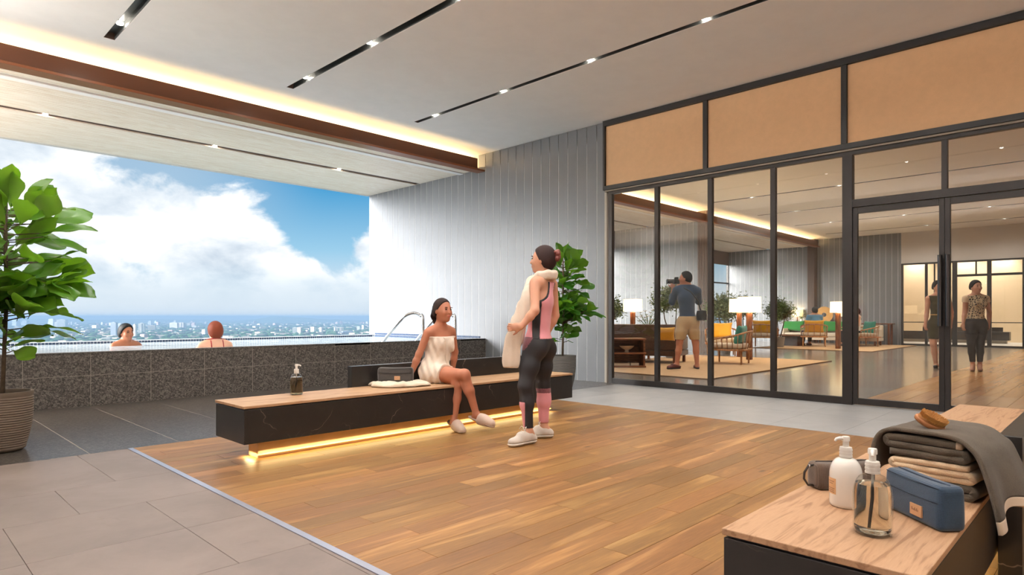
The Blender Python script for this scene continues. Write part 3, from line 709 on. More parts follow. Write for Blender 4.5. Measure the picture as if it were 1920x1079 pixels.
def flowers(loc, s, lab):
    r = empty('flower_vase', loc, lab, 'flowers', 'white flowers in the lounge')
    MB().lathe([(.03 * s, 0), (.06 * s, .05 * s), (.05 * s, .11 * s), (.03 * s, .15 * s)], n=18).build('vase', pbr('vase_white', (222, 218, 210), .4), r, smooth=True)
    fm = MB(); sm = MB()
    for k in range(26):
        a = random.uniform(0, 2 * PI); e_ = random.uniform(.2, 1.4); R_ = random.uniform(.12, .22) * s
        c = Vector((math.cos(a) * math.cos(e_) * R_, math.sin(a) * math.cos(e_) * R_, .16 * s + math.sin(e_) * R_)); sm.tube([(0, 0, .12 * s), c], .003 * s, 4)
        for q in range(6):
            b = 2 * PI * q / 6; t_ = Vector((math.cos(b), math.sin(b), .5)) * .035 * s; w = Vector((-math.sin(b), math.cos(b), 0)) * .014 * s
            fm.add([c, c + t_ * .6 + w, c + t_, c + t_ * .6 - w], [(0, 1, 2, 3)])
    setp(fm.build('blossom', pbr('white_petal', (246, 244, 236), .7), r), kind='stuff'); sm.build('stem', pbr('stem_green', (84, 110, 60), .7), r)
p = at(1503, 603, 23.9); flowers((26.2, p.y * 26.2 / p.x, .80), 1.1, 'white flowers beside the small lamp on the console')
# green sofa
def sofa(name, loc, rz, w, lab, seatm, backm, d=.85, hb=.72, hs=.42, cat='sofa', legs='lwood', arms=True):
    r = empty(name, loc, lab, cat, rz=rz)                     # faces +X
    MB().box(-d / 2, d / 2, -w / 2, w / 2, .16, .28).build('base', backm, r, bevel=.015)
    nseat = max(1, round(w / .9))
    for k in range(nseat):
        a = -w / 2 + (.1 if arms else 0); ww = (w - (.2 if arms else 0)) / nseat
        MB().box(-d / 2 + .2, d / 2, a + ww * k + .006, a + ww * (k + 1) - .006, .285, hs).build('seat_cushion', seatm, r, smooth='all', bevel=.04, seg=3)
    MB().box(-d / 2, -d / 2 + .18, -w / 2, w / 2, .29, hb).build('backrest', backm, r, smooth='all', bevel=.03, seg=3)
    if arms:
        for s in (-1, 1): MB().box(-d / 2 + .185, d / 2 - .02, s * w / 2 - (.09 if s > 0 else 0), s * w / 2 + (0 if s > 0 else .09), .29, .58).build('armrest', backm, r, smooth='all', bevel=.03, seg=3)
    for x in (-d / 2 + .08, d / 2 - .08):
        for y in (-w / 2 + .08, w / 2 - .08): MB().box(x - .03, x + .03, y - .03, y + .03, 0, .165).build('leg', M[legs], r)
    return r
p = at(1530, 620, 22.9); sofa('sofa', (25.2, 7.95, .016), PI, 3.3, 'long cream sofa with green pillows against the end wall', M['cream'], M['cream'])
for k, u in enumerate((1488, 1528, 1566, 1590)):
    p = at(u, 625, 23.2); pillow((25.32, p.y * 25.32 / p.x, .68), PI, -.2, M['green'], f'green pillow on the cream sofa, {("first", "second", "third", "fourth")[k]} from the left', w=.85, h=.42, t_=.2)
ct = empty('coffee_table', tuple(flo(1486, 649)), 'low dark coffee table with overhanging wooden top', 'table')
MB().box(-.3, .3, -.28, .28, .016, .36).build('table_base', M['darktable'], ct, bevel=.01); MB().box(-.55, .55, -.6, .6, .365, .40).build('table_top', M['lwood'], ct, bevel=.006)
# woven sofa, open shelf with bowl and books near the glass
pa = flo(1207, 682); r = sofa('woven_sofa', (12.55, 8.05, .016), .25, 1.9, 'brown woven sofa seen from behind near the photographer', M['cream'], M['rattan'], d=.95, hb=.86)
p = at(1247, 628, 13.4); pillow((p.x, p.y, .68), .6, -.2, M['yellow'], 'mustard pillow on the brown woven sofa', w=.42, h=.30)
st = empty('side_table', tuple(at(1216, 640, 15.3))[:2] + (.0,), 'small wooden side table carrying white flowers', 'table')
MB().lathe([(.3, .55), (.3, .585)], n=28).build('table_top', M['lwood'], st); MB().lathe([(.16, 0), (.03, .03), (.03, .549)], n=16).build('pedestal', M['lwood'], st, smooth=True)
q = st.location; flowers((q.x, q.y, .586), 1.7, 'white flowers behind the brown woven sofa')
sh = empty('open_shelf', (10.95, 7.40, .016), 'low dark open shelf at the left edge of the glass', 'shelf', rz=-.75)
for z in (.0, .27, .555): MB().box(-.62, .36, -.22, .22, z, z + .035).build('shelf_board', M['lwoodx'], sh, bevel=.004)
MB().box(-.62, .36, .19, .22, .036, .554).build('back_panel', M['lwoodx'], sh); MB().box(.31, .345, -.2, .189, .036, .269).build('side_panel', M['lwoodx'], sh); MB().box(.31, .345, -.2, .189, .306, .554).build('side_panel', M['lwoodx'], sh)
def loc_in(o, v): return Matrix.Translation(o.location) @ o.rotation_euler.to_matrix().to_4x4() @ Vector(v)
b = loc_in(sh, (.0, -.06, .305)); bo = MB().lathe([(.045, 0), (.035, .045), (.10, .075), (.155, .13), (.15, .13), (.09, .085), (.001, .07)], n=28, cap=False).build('bowl', pbr('beige_ceramic', (206, 184, 158), .5), None, smooth=True, loc=b)
setp(bo, 'beige footed bowl on the middle board of the open shelf', 'bowl')
for k, (a, l, hh, c) in enumerate(((-.17, .42, .05, (150, 128, 104)), (.14, .18, .06, (118, 96, 80)))):
    b = loc_in(sh, (a, -.05, .0352)); o = empty('book', b, ('large flat book on the bottom of the open shelf', 'small flat book on the bottom of the open shelf')[k], 'book', rz=-.75)
    MB().box(-l / 2, l / 2, -.13, .13, 0, .006).add([], []).box(-l / 2, l / 2, -.13, .13, hh - .006, hh).build('cover', pbr('book_cover%d' % k, c, .6), o); MB().box(-l / 2 + .006, l / 2 - .006, -.124, .13, .0062, hh - .0062).build('pages', pbr('book_pages%d' % k, (220, 210, 192), .8), o)
# olive trees in planters
M['bark'] = pbr('bark', (104, 92, 78), .9, mott=.2, mscale=20)
M['olive'] = pbr('olive_leaf', (112, 124, 84), .6, vary=.2, mott=.35, mscale=9)
def olive(x, y, h, cr, lab, seed):
    rn = random.Random(seed); r = empty('olive_tree', (x, y, 0), lab, 'tree', 'olive trees in the lounge')
    MB().lathe([(.17, 0), (.22, .36), (.2, .36), (.18, .3)], n=24).build('planter', pbr('grey_planter', (120, 114, 108), .7), r, smooth=True)
    tr = MB(); tips = []
    for k in range(3):
        a = 2 * PI * k / 3 + rn.random(); p0 = Vector((.05 * math.cos(a), .05 * math.sin(a), .3)); pts = [p0]
        for s in range(1, 5): pts.append(p0 + Vector((math.cos(a) * .05 * s, math.sin(a) * .05 * s, (h - cr * 1.6 - .3) * s / 4)) + Vector((rn.uniform(-.02, .02), rn.uniform(-.02, .02), 0)))
        tr.tube(pts, [.024, .02, .018, .015, .012], 6)
        for q in range(9):
            e_ = rn.uniform(.1, 1.5); b = rn.uniform(0, 2 * PI); R_ = cr * rn.uniform(.6, .95)
            tip = Vector((math.cos(b) * math.cos(e_) * R_, math.sin(b) * math.cos(e_) * R_, h - cr * 1.1 + (math.sin(e_) * 1.1 - .5) * R_)); tr.tube([pts[-1], pts[-1].lerp(tip, .5) + Vector((0, 0, .05)), tip], [.01, .006, .003], 5); tips.append((pts[-1], tip))
    tr.build('trunk', M['bark'], r, smooth='all')
    lv = MB()
    for k in range(4200):
        a, b = rn.choice(tips); c = a.lerp(b, rn.uniform(.45, 1.1)) + Vector((rn.gauss(0, .07), rn.gauss(0, .07), rn.gauss(0, .07))) * cr / .35
        t_ = Vector((rn.gauss(0, 1), rn.gauss(0, 1), rn.gauss(.2, .8))).normalized() * rn.uniform(.055, .10); w = t_.cross(Vector((rn.gauss(0, 1), rn.gauss(0, 1), rn.gauss(0, 1)))).normalized() * .016
        lv.add([c, c + t_ * .5 + w, c + t_, c + t_ * .5 - w], [(0, 1, 2, 3)])
    setp(lv.build('foliage', M['olive'], r), kind='stuff')
for u, dd, top, cr, lab in ((1140, 15.8, 546, .40, 'olive tree cut by the left frame of the glass'), (1262, 15.8, 522, .48, 'olive tree behind the photographer'), (1357, 17.6, 541, .50, 'olive tree with bare trunks left of the bright lamp'), (1394, 18.8, 546, .42, 'olive tree half hidden behind the bright lamp shade'), (1459, 21.5, 552, .52, 'olive tree in front of the far bay wall')):
    p = at(u, 600, dd); olive(p.x, p.y, CAMH + (HZ - top) / FPX * dd, cr, lab, int(u))
fbench = empty('marble_bench', (30.9, 4.7, 0), 'long dark bench in the cream room beyond the lounge', 'bench')
fb0, fb1 = at(1690, 630, 26), at(1892, 630, 26)
ya, yb2 = min(7.7, fb0.y * 30.9 / fb0.x + 1.0), fb1.y * 30.6 / fb1.x
MB().box(-.25, .25, yb2 - 4.7, ya - 4.7, .12, .45).build('body', M['marble'], fbench, bevel=.004); MB().box(-.1, .2, yb2 - 4.6, ya - 4.7, 0, .119).build('plinth', pbr('plinth_pale', (200, 190, 176), .6), fbench)
MB().box(.26, .33, yb2 - 4.45, ya - 6.2, .0, .62).build('backrest', M['marble'], fbench, bevel=.004)
# ================================================================== benches
def bench(x0, x1, y0, y1, lab, bx0, by0, by1, led_side, plx=(.18, .16)):
    r = empty('marble_bench', (x0, y0, 0), lab, 'bench', 'marble benches with oak seats'); L_, D_ = x1 - x0, y1 - y0
    MB().box(0, L_, 0, D_, .15, .393).build('body', M['marble'], r, bevel=.003)
    MB().box(.01, L_ - .01, .01, D_ - .01, .3935, .4).build('shadow_gap', M['blackframe'], r)
    boxpart('seat_board', M['benchwood'], r, -.004, L_ + .004, -.004, D_ + .004, .4005, .42, bevel=.0025)
    pm = pbr('travertine_plinth', (190, 164, 134), .6, mott=.08)
    MB().box(plx[0], L_ - plx[1], .19, D_ - .16, 0, .1495).build('plinth', pm, r, bevel=.003)
    MB().box(bx0 - x0, L_, by0 - y0, by1 - y0, .0 if led_side < 0 else .15, .605).build('backrest', M['marble'], r, bevel=.003)
    LW = 5.5
    MB().box(plx[0], L_ - plx[1], .176, .1895, .022, .030).build('led_strip', M['ledglow'], r)
    strip('led_lamp', (L_ / 2 + (plx[0] - plx[1]) / 2, .160, .060), L_ - sum(plx), .022, LW, r, (-.12, 0, 0), (1, .77, .36))
    strip('led_lamp', (plx[0] - .03, D_ / 2, .040), .022, D_ - .36, LW * .08, r, (0, .12, 0), (1, .77, .36))
    return r
bench(1.85, 5.49, 4.42, 4.93, 'long black marble bench under the woman in the white towel', 3.02, 4.935, 5.005, 1)
bench(1.785, 5.49, .356, .862, 'black marble bench with oak seat in the right foreground', 2.975, .278, .351, -1)
ZS = .42; UPV_ = Vector((0, 0, 1))
# ================================================================== small things on the benches
def bottle_prof(R_, hb, hn, rn_):
    pr = [(R_ * .86, 0), (R_ * .96, .004), (R_, .012), (R_, hb * .62)]
    for k in range(1, 13):
        a = k / 12 * PI / 2; pr.append((rn_ + (R_ - rn_) * math.cos(a) ** .95, hb * .62 + (hb - hb * .62) * math.sin(a) ** 1.0))
    pr.append((rn_, hn)); return pr
def pump(root, z, m, ang, rc=.020, ridges=True, s=1.0):
    pr = [(rc, 0)]
    for k in range(6): pr += [(rc * (1.0 if k % 2 == 0 else .94), .005 * k * s), (rc * (1.0 if k % 2 == 0 else .94), .005 * (k + 1) * s)]
    pr += [(rc * .9, .032 * s), (.010, .033 * s)]
    MB().lathe(pr, (0, 0, z), 28).build('collar', m, root, smooth=True)
    h = MB(); h.lathe([(.0095, 0), (.0095, .018 * s), (.0125, .019 * s), (.0125, .030 * s), (.011, .034 * s), (.004, .035 * s)], (0, 0, z + .033 * s), 20)
    c, si = math.cos(ang), math.sin(ang)
    h.tube([(c * .004, si * .004, z + .060 * s), (c * .02, si * .02, z + .061 * s), (c * .032, si * .032, z + .0585 * s), (c * .036, si * .036, z + .052 * s)], [.0065, .006, .005, .0038], 10)
    h.build('pump_head', m, root, smooth=True)
WP = pbr('white_plastic', (232, 228, 222), .35, sss=.0); WB = pbr('white_bottle', (236, 231, 224), .16, coat=.5)
def clearglass(name, tint, ior=1.46, rough=0.0):
    m, t, b = newmat(name); b.inputs['Base Color'].default_value = lin(tint); b.inputs['Transmission Weight'].default_value = 1; b.inputs['IOR'].default_value = ior; b.inputs['Roughness'].default_value = rough
    return m
GL = paneglass('bottle_glass', (.95, .95, .93), 1.0, 1.45)
def liquidmat(c):
    m = bpy.data.materials.new('liquid'); m.use_nodes = True; t = NT(m.node_tree); m.node_tree.nodes.clear()
    fr = schlick(t, 1.2); tr = t.n('ShaderNodeBsdfTransparent', i={'Color': tuple(q ** .62 for q in lin(c)[:3]) + (1,)}); df = t.n('ShaderNodeBsdfDiffuse', i={'Color': lin(c)}); gl = t.n('ShaderNodeBsdfGlossy', i={'Roughness': .02})
    m1 = t.n('ShaderNodeMixShader', i={0: .12, 1: tr.outputs[0], 2: df.outputs[0]}); m2 = t.n('ShaderNodeMixShader', i={0: fr, 1: m1.outputs[0], 2: gl.outputs[0]}); t.n('ShaderNodeOutputMaterial', i={0: m2.outputs[0]})
    return m
def bottle(loc, R_, hb, kind, lab, ang, rn_=.017, s=1.0):
    r = empty('pump_bottle', loc, lab, 'bottle', 'pump bottles on the benches')
    pr = bottle_prof(R_, hb, hb + .004, rn_)
    if kind == 'white':
        MB().lathe(pr, n=48).build('body', WB, r, smooth=True)
    else:
        full = [(.001, .0)] + pr; MB().lathe(full, n=48, cap=False).build('body', GL, r, smooth=True)
        t_ = .0035; q = [(.001, t_ + .004)] + [(max(.004, a - t_), z + t_ + .003) for a, z in pr if z < hb * .84]; zt = q[-1][1]
        q.append((.001, zt)); MB().lathe(q, n=48, cap=False).build('liquid', clearglass('liquid', kind, 1.33), r, smooth=True)
        MB().tube([(0, 0, hb + .01), (.002, .001, hb * .6), (-R_ * .25, .004, .022)], .0035, 8).build('dip_tube', WP, r, smooth=True)
    pump(r, hb + .004, WP, ang, s=s); return r
HD = TH + PI                                       # image-left heading is RT reversed
leftang = math.atan2(-RT.y, -RT.x)
p = flo(1586, 949, ZS); wbot = bottle((p.x, p.y, ZS), .050, .160, 'white', 'opaque white pump bottle with a tan label on the near bench', leftang)
m_ = MB(); nn = 14; a0 = leftang + .05; vs = []; fs = []
for k in range(nn + 1):
    a = a0 - .42 + .84 * k / nn
    for z in (.043, .095): vs.append((math.cos(a) * .0504, math.sin(a) * .0504, z))
for k in range(nn): fs.append((2 * k, 2 * k + 2, 2 * k + 3, 2 * k + 1))
def solid(me_mb, t_): # thin sheet -> plate pushed outwards from the axis
    n = len(me_mb.v); out = [(x * (1 + t_ / .05), y * (1 + t_ / .05), z) for x, y, z in me_mb.v]; f0 = list(me_mb.f)
    me_mb.v += out; me_mb.f += [tuple(i + n for i in f)[::-1] for f in f0]; return me_mb
m_.add(vs, fs); solid(m_, .0004); lb = m_.build('label', pbr('tan_label', (206, 160, 116), .6), wbot)
m_ = MB()
for row_, (zz, w) in enumerate(((.083, .3), (.076, .2), (.060, .34), (.054, .28), (.048, .32))):
    for k in range(6):
        a = a0 - w + 2 * w * k / 6; b_ = a + 2 * w / 6 * .8
        m_.add([(math.cos(q) * .0510, math.sin(q) * .0510, z) for q, z in ((a, zz), (b_, zz), (b_, zz + .0025), (a, zz + .0025))], [(0, 1, 2, 3)])
m_.build('label_print', pbr('label_ink', (120, 84, 56), .7), lb)
p = flo(1636, 1001, ZS); bottle((p.x, p.y, ZS), .0515, .172, (243, 236, 218), 'clear glass pump bottle of pale liquid nearest the camera', math.atan2(-p.y, -p.x), rn_=.019, s=1.06)
bottle((2.43, 4.80, ZS), .0505, .168, (178, 150, 112), 'clear glass pump bottle of brown liquid on the far bench', math.atan2(RT.y, RT.x), s=1.1)

def pouch(loc, rz, L_, W_, H_, m, lab, bev=.02, tagside=-1, seamm=None, tag=True, loop=False, pocket=True):
    """zip pouch: length along local x, the labelled long side faces local -y"""
    r = empty('zip_pouch', loc, lab, 'pouch', 'zip pouches on the benches', rz=rz)
    bm = bmesh.new(); nx, ny, nz = 16, 8, 10
    def sup(u, v, w):                              # rounded box with slightly puffed sides and a narrower top
        x, y, z = u * L_ / 2, v * W_ / 2, (w + 1) * H_ / 2
        return x, y, z
    me = MB().box(-L_ / 2, L_ / 2, -W_ / 2, W_ / 2, 0, H_).mesh('body', bevel=bev, seg=4)
    bm.from_mesh(me); bmesh.ops.subdivide_edges(bm, edges=[e for e in bm.edges if e.calc_length() > .02], cuts=6, use_grid_fill=True)
    for v in bm.verts:
        u, w = v.co.x / (L_ / 2), v.co.z / H_; q = v.co.y / (W_ / 2)
        v.co.y *= 1 + .09 * (1 - u * u) * max(0, math.sin(PI * min(1, max(0, w)))) - .10 * max(0, w) ** 2
        v.co.x *= 1 + .03 * (1 - q * q) * math.sin(PI * min(1, max(0, w)))
        v.co.z += -.004 * (1 - u * u) * max(0, w) ** 4
    bm.to_mesh(me); bm.free(); me.shade_smooth(); body = mkobj('body', me, m, r)
    sm = seamm
    ytop = -W_ * .5 * .9
    MB().tube([(-L_ * .47, 0, H_ * .90), (-L_ * .44, 0, H_ * .995), (-L_ * .2, 0, H_ * .985), (0, 0, H_ * .978), (L_ * .2, 0, H_ * .985), (L_ * .44, 0, H_ * .995), (L_ * .47, 0, H_ * .90)], .0028, 6).build('zipper', sm, r, smooth='all')
    if pocket:
        yy = -W_ / 2 * 1.07
        MB().tube([(-L_ * .47, -W_ / 2 * .985, H_ * .62), (-L_ * .3, yy * .985, H_ * .615), (0, yy * 1.0, H_ * .60), (L_ * .3, yy * .985, H_ * .615), (L_ * .47, -W_ / 2 * .985, H_ * .62)], .0022, 6).build('pocket_seam', sm, r, smooth='all')
        MB().tube([(-L_ * .46, -W_ / 2 * .90, H_ * .93), (0, -W_ / 2 * .93, H_ * .91), (L_ * .46, -W_ / 2 * .90, H_ * .93)], .0016, 6).build('top_piping', sm, r, smooth='all')
    if tag:
        tx = tag if isinstance(tag, float) else 0.0; yy = -W_ / 2 * (1 + .09 * (1 - (tx / (L_ / 2)) ** 2) * math.sin(PI * .3)) - .0005
        tg = MB().box(tx - .026, tx + .026, yy - .003, yy + .003, H_ * .16, H_ * .42).build('brand_patch', pbr('tan_leather', (196, 150, 112), .6), r, bevel=.0008)
        m_ = MB(); x = tx - .017
        for k, w in enumerate((.005, .003, .003, .004, .003, .004, .003)):
            m_.box(x, x + w * .55, yy - .0036, yy - .0025, H_ * .27, H_ * (.31 + .03 * (k in (0, 3, 5)))); x += w * 1.25
        m_.build('patch_print', pbr('patch_ink', (134, 96, 70), .7), tg)
    if loop:
        xx = -L_ / 2
        MB().tube([(xx + .004, -.004, H_ * .88), (xx - .018, -.004, H_ * .86), (xx - .034, -.004, H_ * .62), (xx - .036, -.004, H_ * .38), (xx - .02, -.004, H_ * .14), (xx + .004, -.004, H_ * .12)], .0042, 8).build('loop_handle', sm, r, smooth='all')
        MB().tube([(xx - .012, -.004, H_ * .84), (xx - .019, -.004, H_ * .85)], .0062, 8).build('loop_ring', M['chrome'], r, smooth='all')
    return r
ux = Vector((.69, .724, 0)).normalized(); wx = Vector((ux.y, -ux.x, 0)); BL, BW = .26, .084
c = Vector((2.18, .392, 0)) + ux * BL / 2 + wx * BW / 2
pouch((c.x, c.y, ZS), math.atan2(-ux.y, -ux.x), BL, BW, .134, fabric('blue_rib_fabric', (44, 64, 86), rib=.3, ribaxis='Z', ribscale=330, scale=300, mott=.1), 'navy blue ribbed zip pouch with a tan patch on the near bench', bev=.017, seamm=pbr('navy_seam', (32, 46, 64), .8), tag=.035)
# the labelled side must face the camera's left
c = flo(1572, 917, ZS); pouch((c.x + .03, c.y, ZS), math.atan2(RT.y, RT.x) + .12, .225, .085, .098, fabric('taupe_rib_fabric', (96, 78, 66), rib=.3, ribaxis='X', ribscale=260, scale=300, mott=.1), 'taupe zip pouch with a loop handle behind the white bottle', bev=.018, seamm=pbr('taupe_seam', (54, 44, 38), .8), tag=None, loop=True, pocket=False)

def cloth(f, ns, nt, th, s0=0.0, s1=1.0, up=1):
    """sheet f(s, t) -> Vector, thickened by th along its normals"""
    P = np.array([[f(s0 + (s1 - s0) * i / ns, j / nt) for j in range(nt + 1)] for i in range(ns + 1)], float)
    ds = np.gradient(P, axis=0); dt = np.gradient(P, axis=1); N = np.cross(ds, dt); N /= (np.linalg.norm(N, axis=2, keepdims=True) + 1e-9)
    A, B = P + N * th / 2, P - N * th / 2; w = nt + 1; n = (ns + 1) * w
    vs = [tuple(q) for q in A.reshape(-1, 3)] + [tuple(q) for q in B.reshape(-1, 3)]; fs = []
    for i in range(ns):
        for j in range(nt): q = (i * w + j, (i + 1) * w + j, (i + 1) * w + j + 1, i * w + j + 1); fs += [q, tuple(k + n for k in q)[::-1]]
    for i in range(ns):
        fs += [(i * w, i * w + n, (i + 1) * w + n, (i + 1) * w), (i * w + nt, (i + 1) * w + nt, (i + 1) * w + nt + n, i * w + nt + n)]
    for j in range(nt): fs += [(j, j + 1, j + 1 + n, j + n), (ns * w + j, ns * w + j + n, ns * w + j + 1 + n, ns * w + j + 1)]
    return MB().add(vs, fs)
def vnoise(x, y, z=0.0):
    from mathutils import noise as mn
    return mn.noise(Vector((x, y, z)))
def folded_towel(loc, rz, L_, D_, t_, layers, m, lab, seed, hemm=None):
    """one towel folded to and fro: the serpentine edge faces local -y"""
    r = empty('folded_towel', loc, lab, 'towel', 'stacked folded towels', rz=rz)
    path = []; gap = t_ * 1.02
    for k in range(layers):
        z = t_ / 2 + gap * k; a, b_ = (-L_ / 2 + t_ * .5, L_ / 2 - t_ * .5)
        xs_ = [a + (b_ - a) * q / 14 for q in range(15)]
        if k % 2: xs_ = xs_[::-1]
        path += [(x, z) for x in xs_]
        if k < layers - 1:
            ex = xs_[-1]; sg = 1 if k % 2 == 0 else -1
            for q in range(1, 6): an = -PI / 2 + PI * q / 6; path.append((ex + sg * math.cos(an) * gap * .5, z + gap * .5 + math.sin(an) * gap * .5))
    rn = random.Random(seed); n = len(path)
    def f(s, t):
        i = min(n - 2, int(s * (n - 1))); fr_ = s * (n - 1) - i; x = path[i][0] * (1 - fr_) + path[i + 1][0] * fr_; z = path[i][1] * (1 - fr_) + path[i + 1][1] * fr_
        lay = z / t_; y = -D_ / 2 + t * D_ + .006 * vnoise(x * 9 + seed, lay * .7, t) * (1 - t) + .003 * vnoise(x * 40, lay, seed)
        return (x + .004 * vnoise(lay * 2, t * 3, seed), y, z + .004 * vnoise(x * 7 + seed, t * 3, lay) * (lay / layers))
    cloth(f, (n - 1) * 2, 14, t_ * .93).build('terry', m, r, smooth='all')
    if hemm:
        def h(s, t):
            p = f(1.0 - .02 * s, t); return (p[0] + (.001 if layers % 2 else -.001), p[1], p[2])
        cloth(h, 2, 14, t_ * .98).build('hem', hemm, r, smooth='all')
    return r
TD = fabric('charcoal_terry', (82, 72, 61), scale=420, mott=.26, sheen=.12, bump=.9); TB = fabric('beige_terry', (222, 194, 160), scale=420, mott=.12, sheen=.4, bump=.9); TH_ = fabric('beige_hem', (196, 174, 150), scale=600, mott=.05)
arz = math.atan2(-.995, -.10); cx, cy = 2.60 + .14, .37 + .145         # local x runs left to right in view
arz = math.atan2(-.99, -.13)
cc = Vector((2.60, .372, 0)) - Vector((-.13, -.99, 0)) * .127 + Vector((.99, -.13, 0)) * .165
folded_towel((cc.x + .004, cc.y, ZS), arz, .25, .32, .0265, 2, TD, 'charcoal folded towel at the bottom of the stack', 3)
folded_towel((cc.x, cc.y + .005, ZS + .0555), arz + .02, .25, .325, .0215, 3, TB, 'beige folded towel in the middle of the stack', 5)
folded_towel((cc.x - .002, cc.y + .018, ZS + .125), arz - .01, .25, .32, .0245, 3, TD, 'charcoal folded towel above the beige one', 9, TH_)
# towel thrown over the stack, one end hanging past the bench edge
av = Vector((-.13, -.99, 0)).normalized(); bv = Vector((.99, -.13, 0)).normalized(); ZT = ZS + .2085
prof = [(-.190, .475, 0), (-.193, .53, 0), (-.184, .585, .005), (-.160, .622, .01), (-.12, ZT + .008, .012), (-.06, ZT + .010, .01), (.02, ZT + .009, .004), (.085, ZT + .003, -.004), (.125, ZT - .022, -.012), (.150, .575, -.022), (.172, .52, -.034), (.190, .46, -.042), (.204, .40, -.05), (.212, .352, -.055)]
def drape(s, t):
    q = s * (len(prof) - 1); i = min(len(prof) - 2, int(q)); fr_ = q - i; fr_s = fr_
    p0 = prof[max(0, i - 1)]; p1 = prof[i]; p2 = prof[i + 1]; p3 = prof[min(len(prof) - 1, i + 2)]
    v = [.5 * ((2 * b) + (-a + c_) * fr_ + (2 * a - 5 * b + 4 * c_ - d_) * fr_ ** 2 + (-a + 3 * b - 3 * c_ + d_) * fr_ ** 3) for a, b, c_, d_ in zip(p0, p1, p2, p3)]
    a_, z, b_ = v; hang = max(0, (s - .62) / .38); lh = max(0, (.26 - s) / .26)
    dep = -.178 + b_ + t * (.355 - .02 * hang)
    wav = math.sin(t * 9.5 + 1.0) * .018 * hang + math.sin(t * 6 + 2.0) * .010 * lh
    a_ += wav + .030 * hang * (t - .3); z += .004 * vnoise(a_ * 14, dep * 12, 3) + hang * t * .085 - .012 * (1 - abs(2 * t - 1)) * (0 if 0 < lh or 0 < hang else 0)
    if hang and t > .25: z += .02 * math.sin((t - .25) * 8) * hang
    P = cc + av * a_ + bv * dep; return (P.x, P.y, z)
dr = empty('draped_towel', (cc.x, cc.y, ZT), 'charcoal towel with beige hem thrown over the towel stack', 'towel')
o = cloth(drape, 70, 34, .013, 0.0, .935).build('terry', TD, dr, smooth='all'); o.matrix_parent_inverse = Matrix.Translation(-Vector((cc.x, cc.y, ZT)))
o = cloth(drape, 8, 34, .0125, .935, 1.0).build('hem', TH_, dr, smooth='all'); o.matrix_parent_inverse = Matrix.Translation(-Vector((cc.x, cc.y, ZT)))
# oval body brush lying bristles up
p = at(1741, 803, 2.30); br = empty('body_brush', (p.x, p.y, ZT + .030), 'oval wooden body brush lying bristles up on the draped towel', 'brush'); br.rotation_euler = Euler((.0, .0, math.atan2(RT.y, RT.x) - .0), 'XYZ')
bz = (UPV_ * .80 + RT * .30 - FW * .50).normalized(); bx = (RT * .8 - UPV_ * .45); bx = (bx - bz * bx.dot(bz)).normalized(); by_ = bz.cross(bx); br.rotation_euler = Matrix((bx, by_, bz)).transposed().to_euler()
def oval(prof, ax, ay, n=36):
    vs, fs = [], []
    for r_, z in prof:
        for k in range(n): a = 2 * PI * k / n; vs.append((ax * r_ * math.cos(a), ay * r_ * math.sin(a), z))
    for j in range(len(prof) - 1):
        for k in range(n): fs.append((j * n + k, j * n + (k + 1) % n, (j + 1) * n + (k + 1) % n, (j + 1) * n + k))
    fs += [tuple(range(n))[::-1], tuple(range((len(prof) - 1) * n, len(prof) * n))]; return MB().add(vs, fs)
oval([(.80, -.004), (.95, 0), (1, .006), (.98, .012), (.9, .015)], .056, .036).build('brush_back', wood('brush_wood', (150, 92, 56), (182, 120, 78), (204, 146, 100), axis='X', vary=.02), br, smooth=True)
oval([(.86, .015), (.88, .018), (.86, .024)], .056, .036).build('bristle_bed', pbr('bristle_bed', (150, 100, 52), .8), br, smooth=True)
m_ = MB(); rn = random.Random(5)
for k in range(900):
    a = rn.uniform(0, 2 * PI); q = math.sqrt(rn.random()) * .84; x, y = .056 * q * math.cos(a), .036 * q * math.sin(a); l = .0165 + rn.uniform(-.0012, .0012)
    if (int(x / .0065 + 50) + int(y / .0065 + 50)) % 2 and rn.random() < .55: l -= .003
    d = .0011; tx, ty = x * 1.06 + rn.gauss(0, .0006), y * 1.06 + rn.gauss(0, .0006)
    m_.add([(x - d, y - d, .02), (x + d, y - d, .02), (x, y + d, .02), (tx - d, ty - d, .024 + l), (tx + d, ty - d, .024 + l), (tx, ty + d, .024 + l)], [(0, 1, 4, 3), (1, 2, 5, 4), (2, 0, 3, 5), (3, 4, 5)])
setp(m_.build('bristle', pbr('bristle_gold', (196, 142, 76), .7, vary=.0), br), kind='stuff')
# far bench: crumpled white towel with a grey pouch on it
TW = fabric('cream_towel', (222, 208, 188), scale=300, mott=.08, sheen=.4, bump=.5)
tc_ = Vector((3.36, 4.74, ZS))
def crump(s, t):
    a = 2 * PI * s; rr_ = t; ex = .27 + .03 * math.sin(3 * a + 1) + .02 * math.sin(5 * a); ey = .145 + .02 * math.sin(4 * a + 2)
    x, y = ex * rr_ * math.cos(a), ey * rr_ * math.sin(a)
    z = (.014 + .022 * (1 - rr_ ** 4) + .030 * (.5 + .5 * math.sin(a * 7 + rr_ * 5)) * rr_ ** 2 * (1 - rr_ ** 8) + .016 * vnoise(x * 18, y * 22, 1)) * (1 if rr_ < .97 else .6)
    q = RT * x + FW * y * 1.05; return (tc_.x + q.x, tc_.y + q.y, ZS + max(.007, z))
ct_ = empty('crumpled_towel', tuple(tc_), 'crumpled cream towel under the grey pouch on the far bench', 'towel'); o = cloth(crump, 72, 16, .011).build('terry', TW, ct_, smooth='all'); o.matrix_parent_inverse = Matrix.Translation(-tc_)
pp = tc_ + RT * -.012 + FW * .03
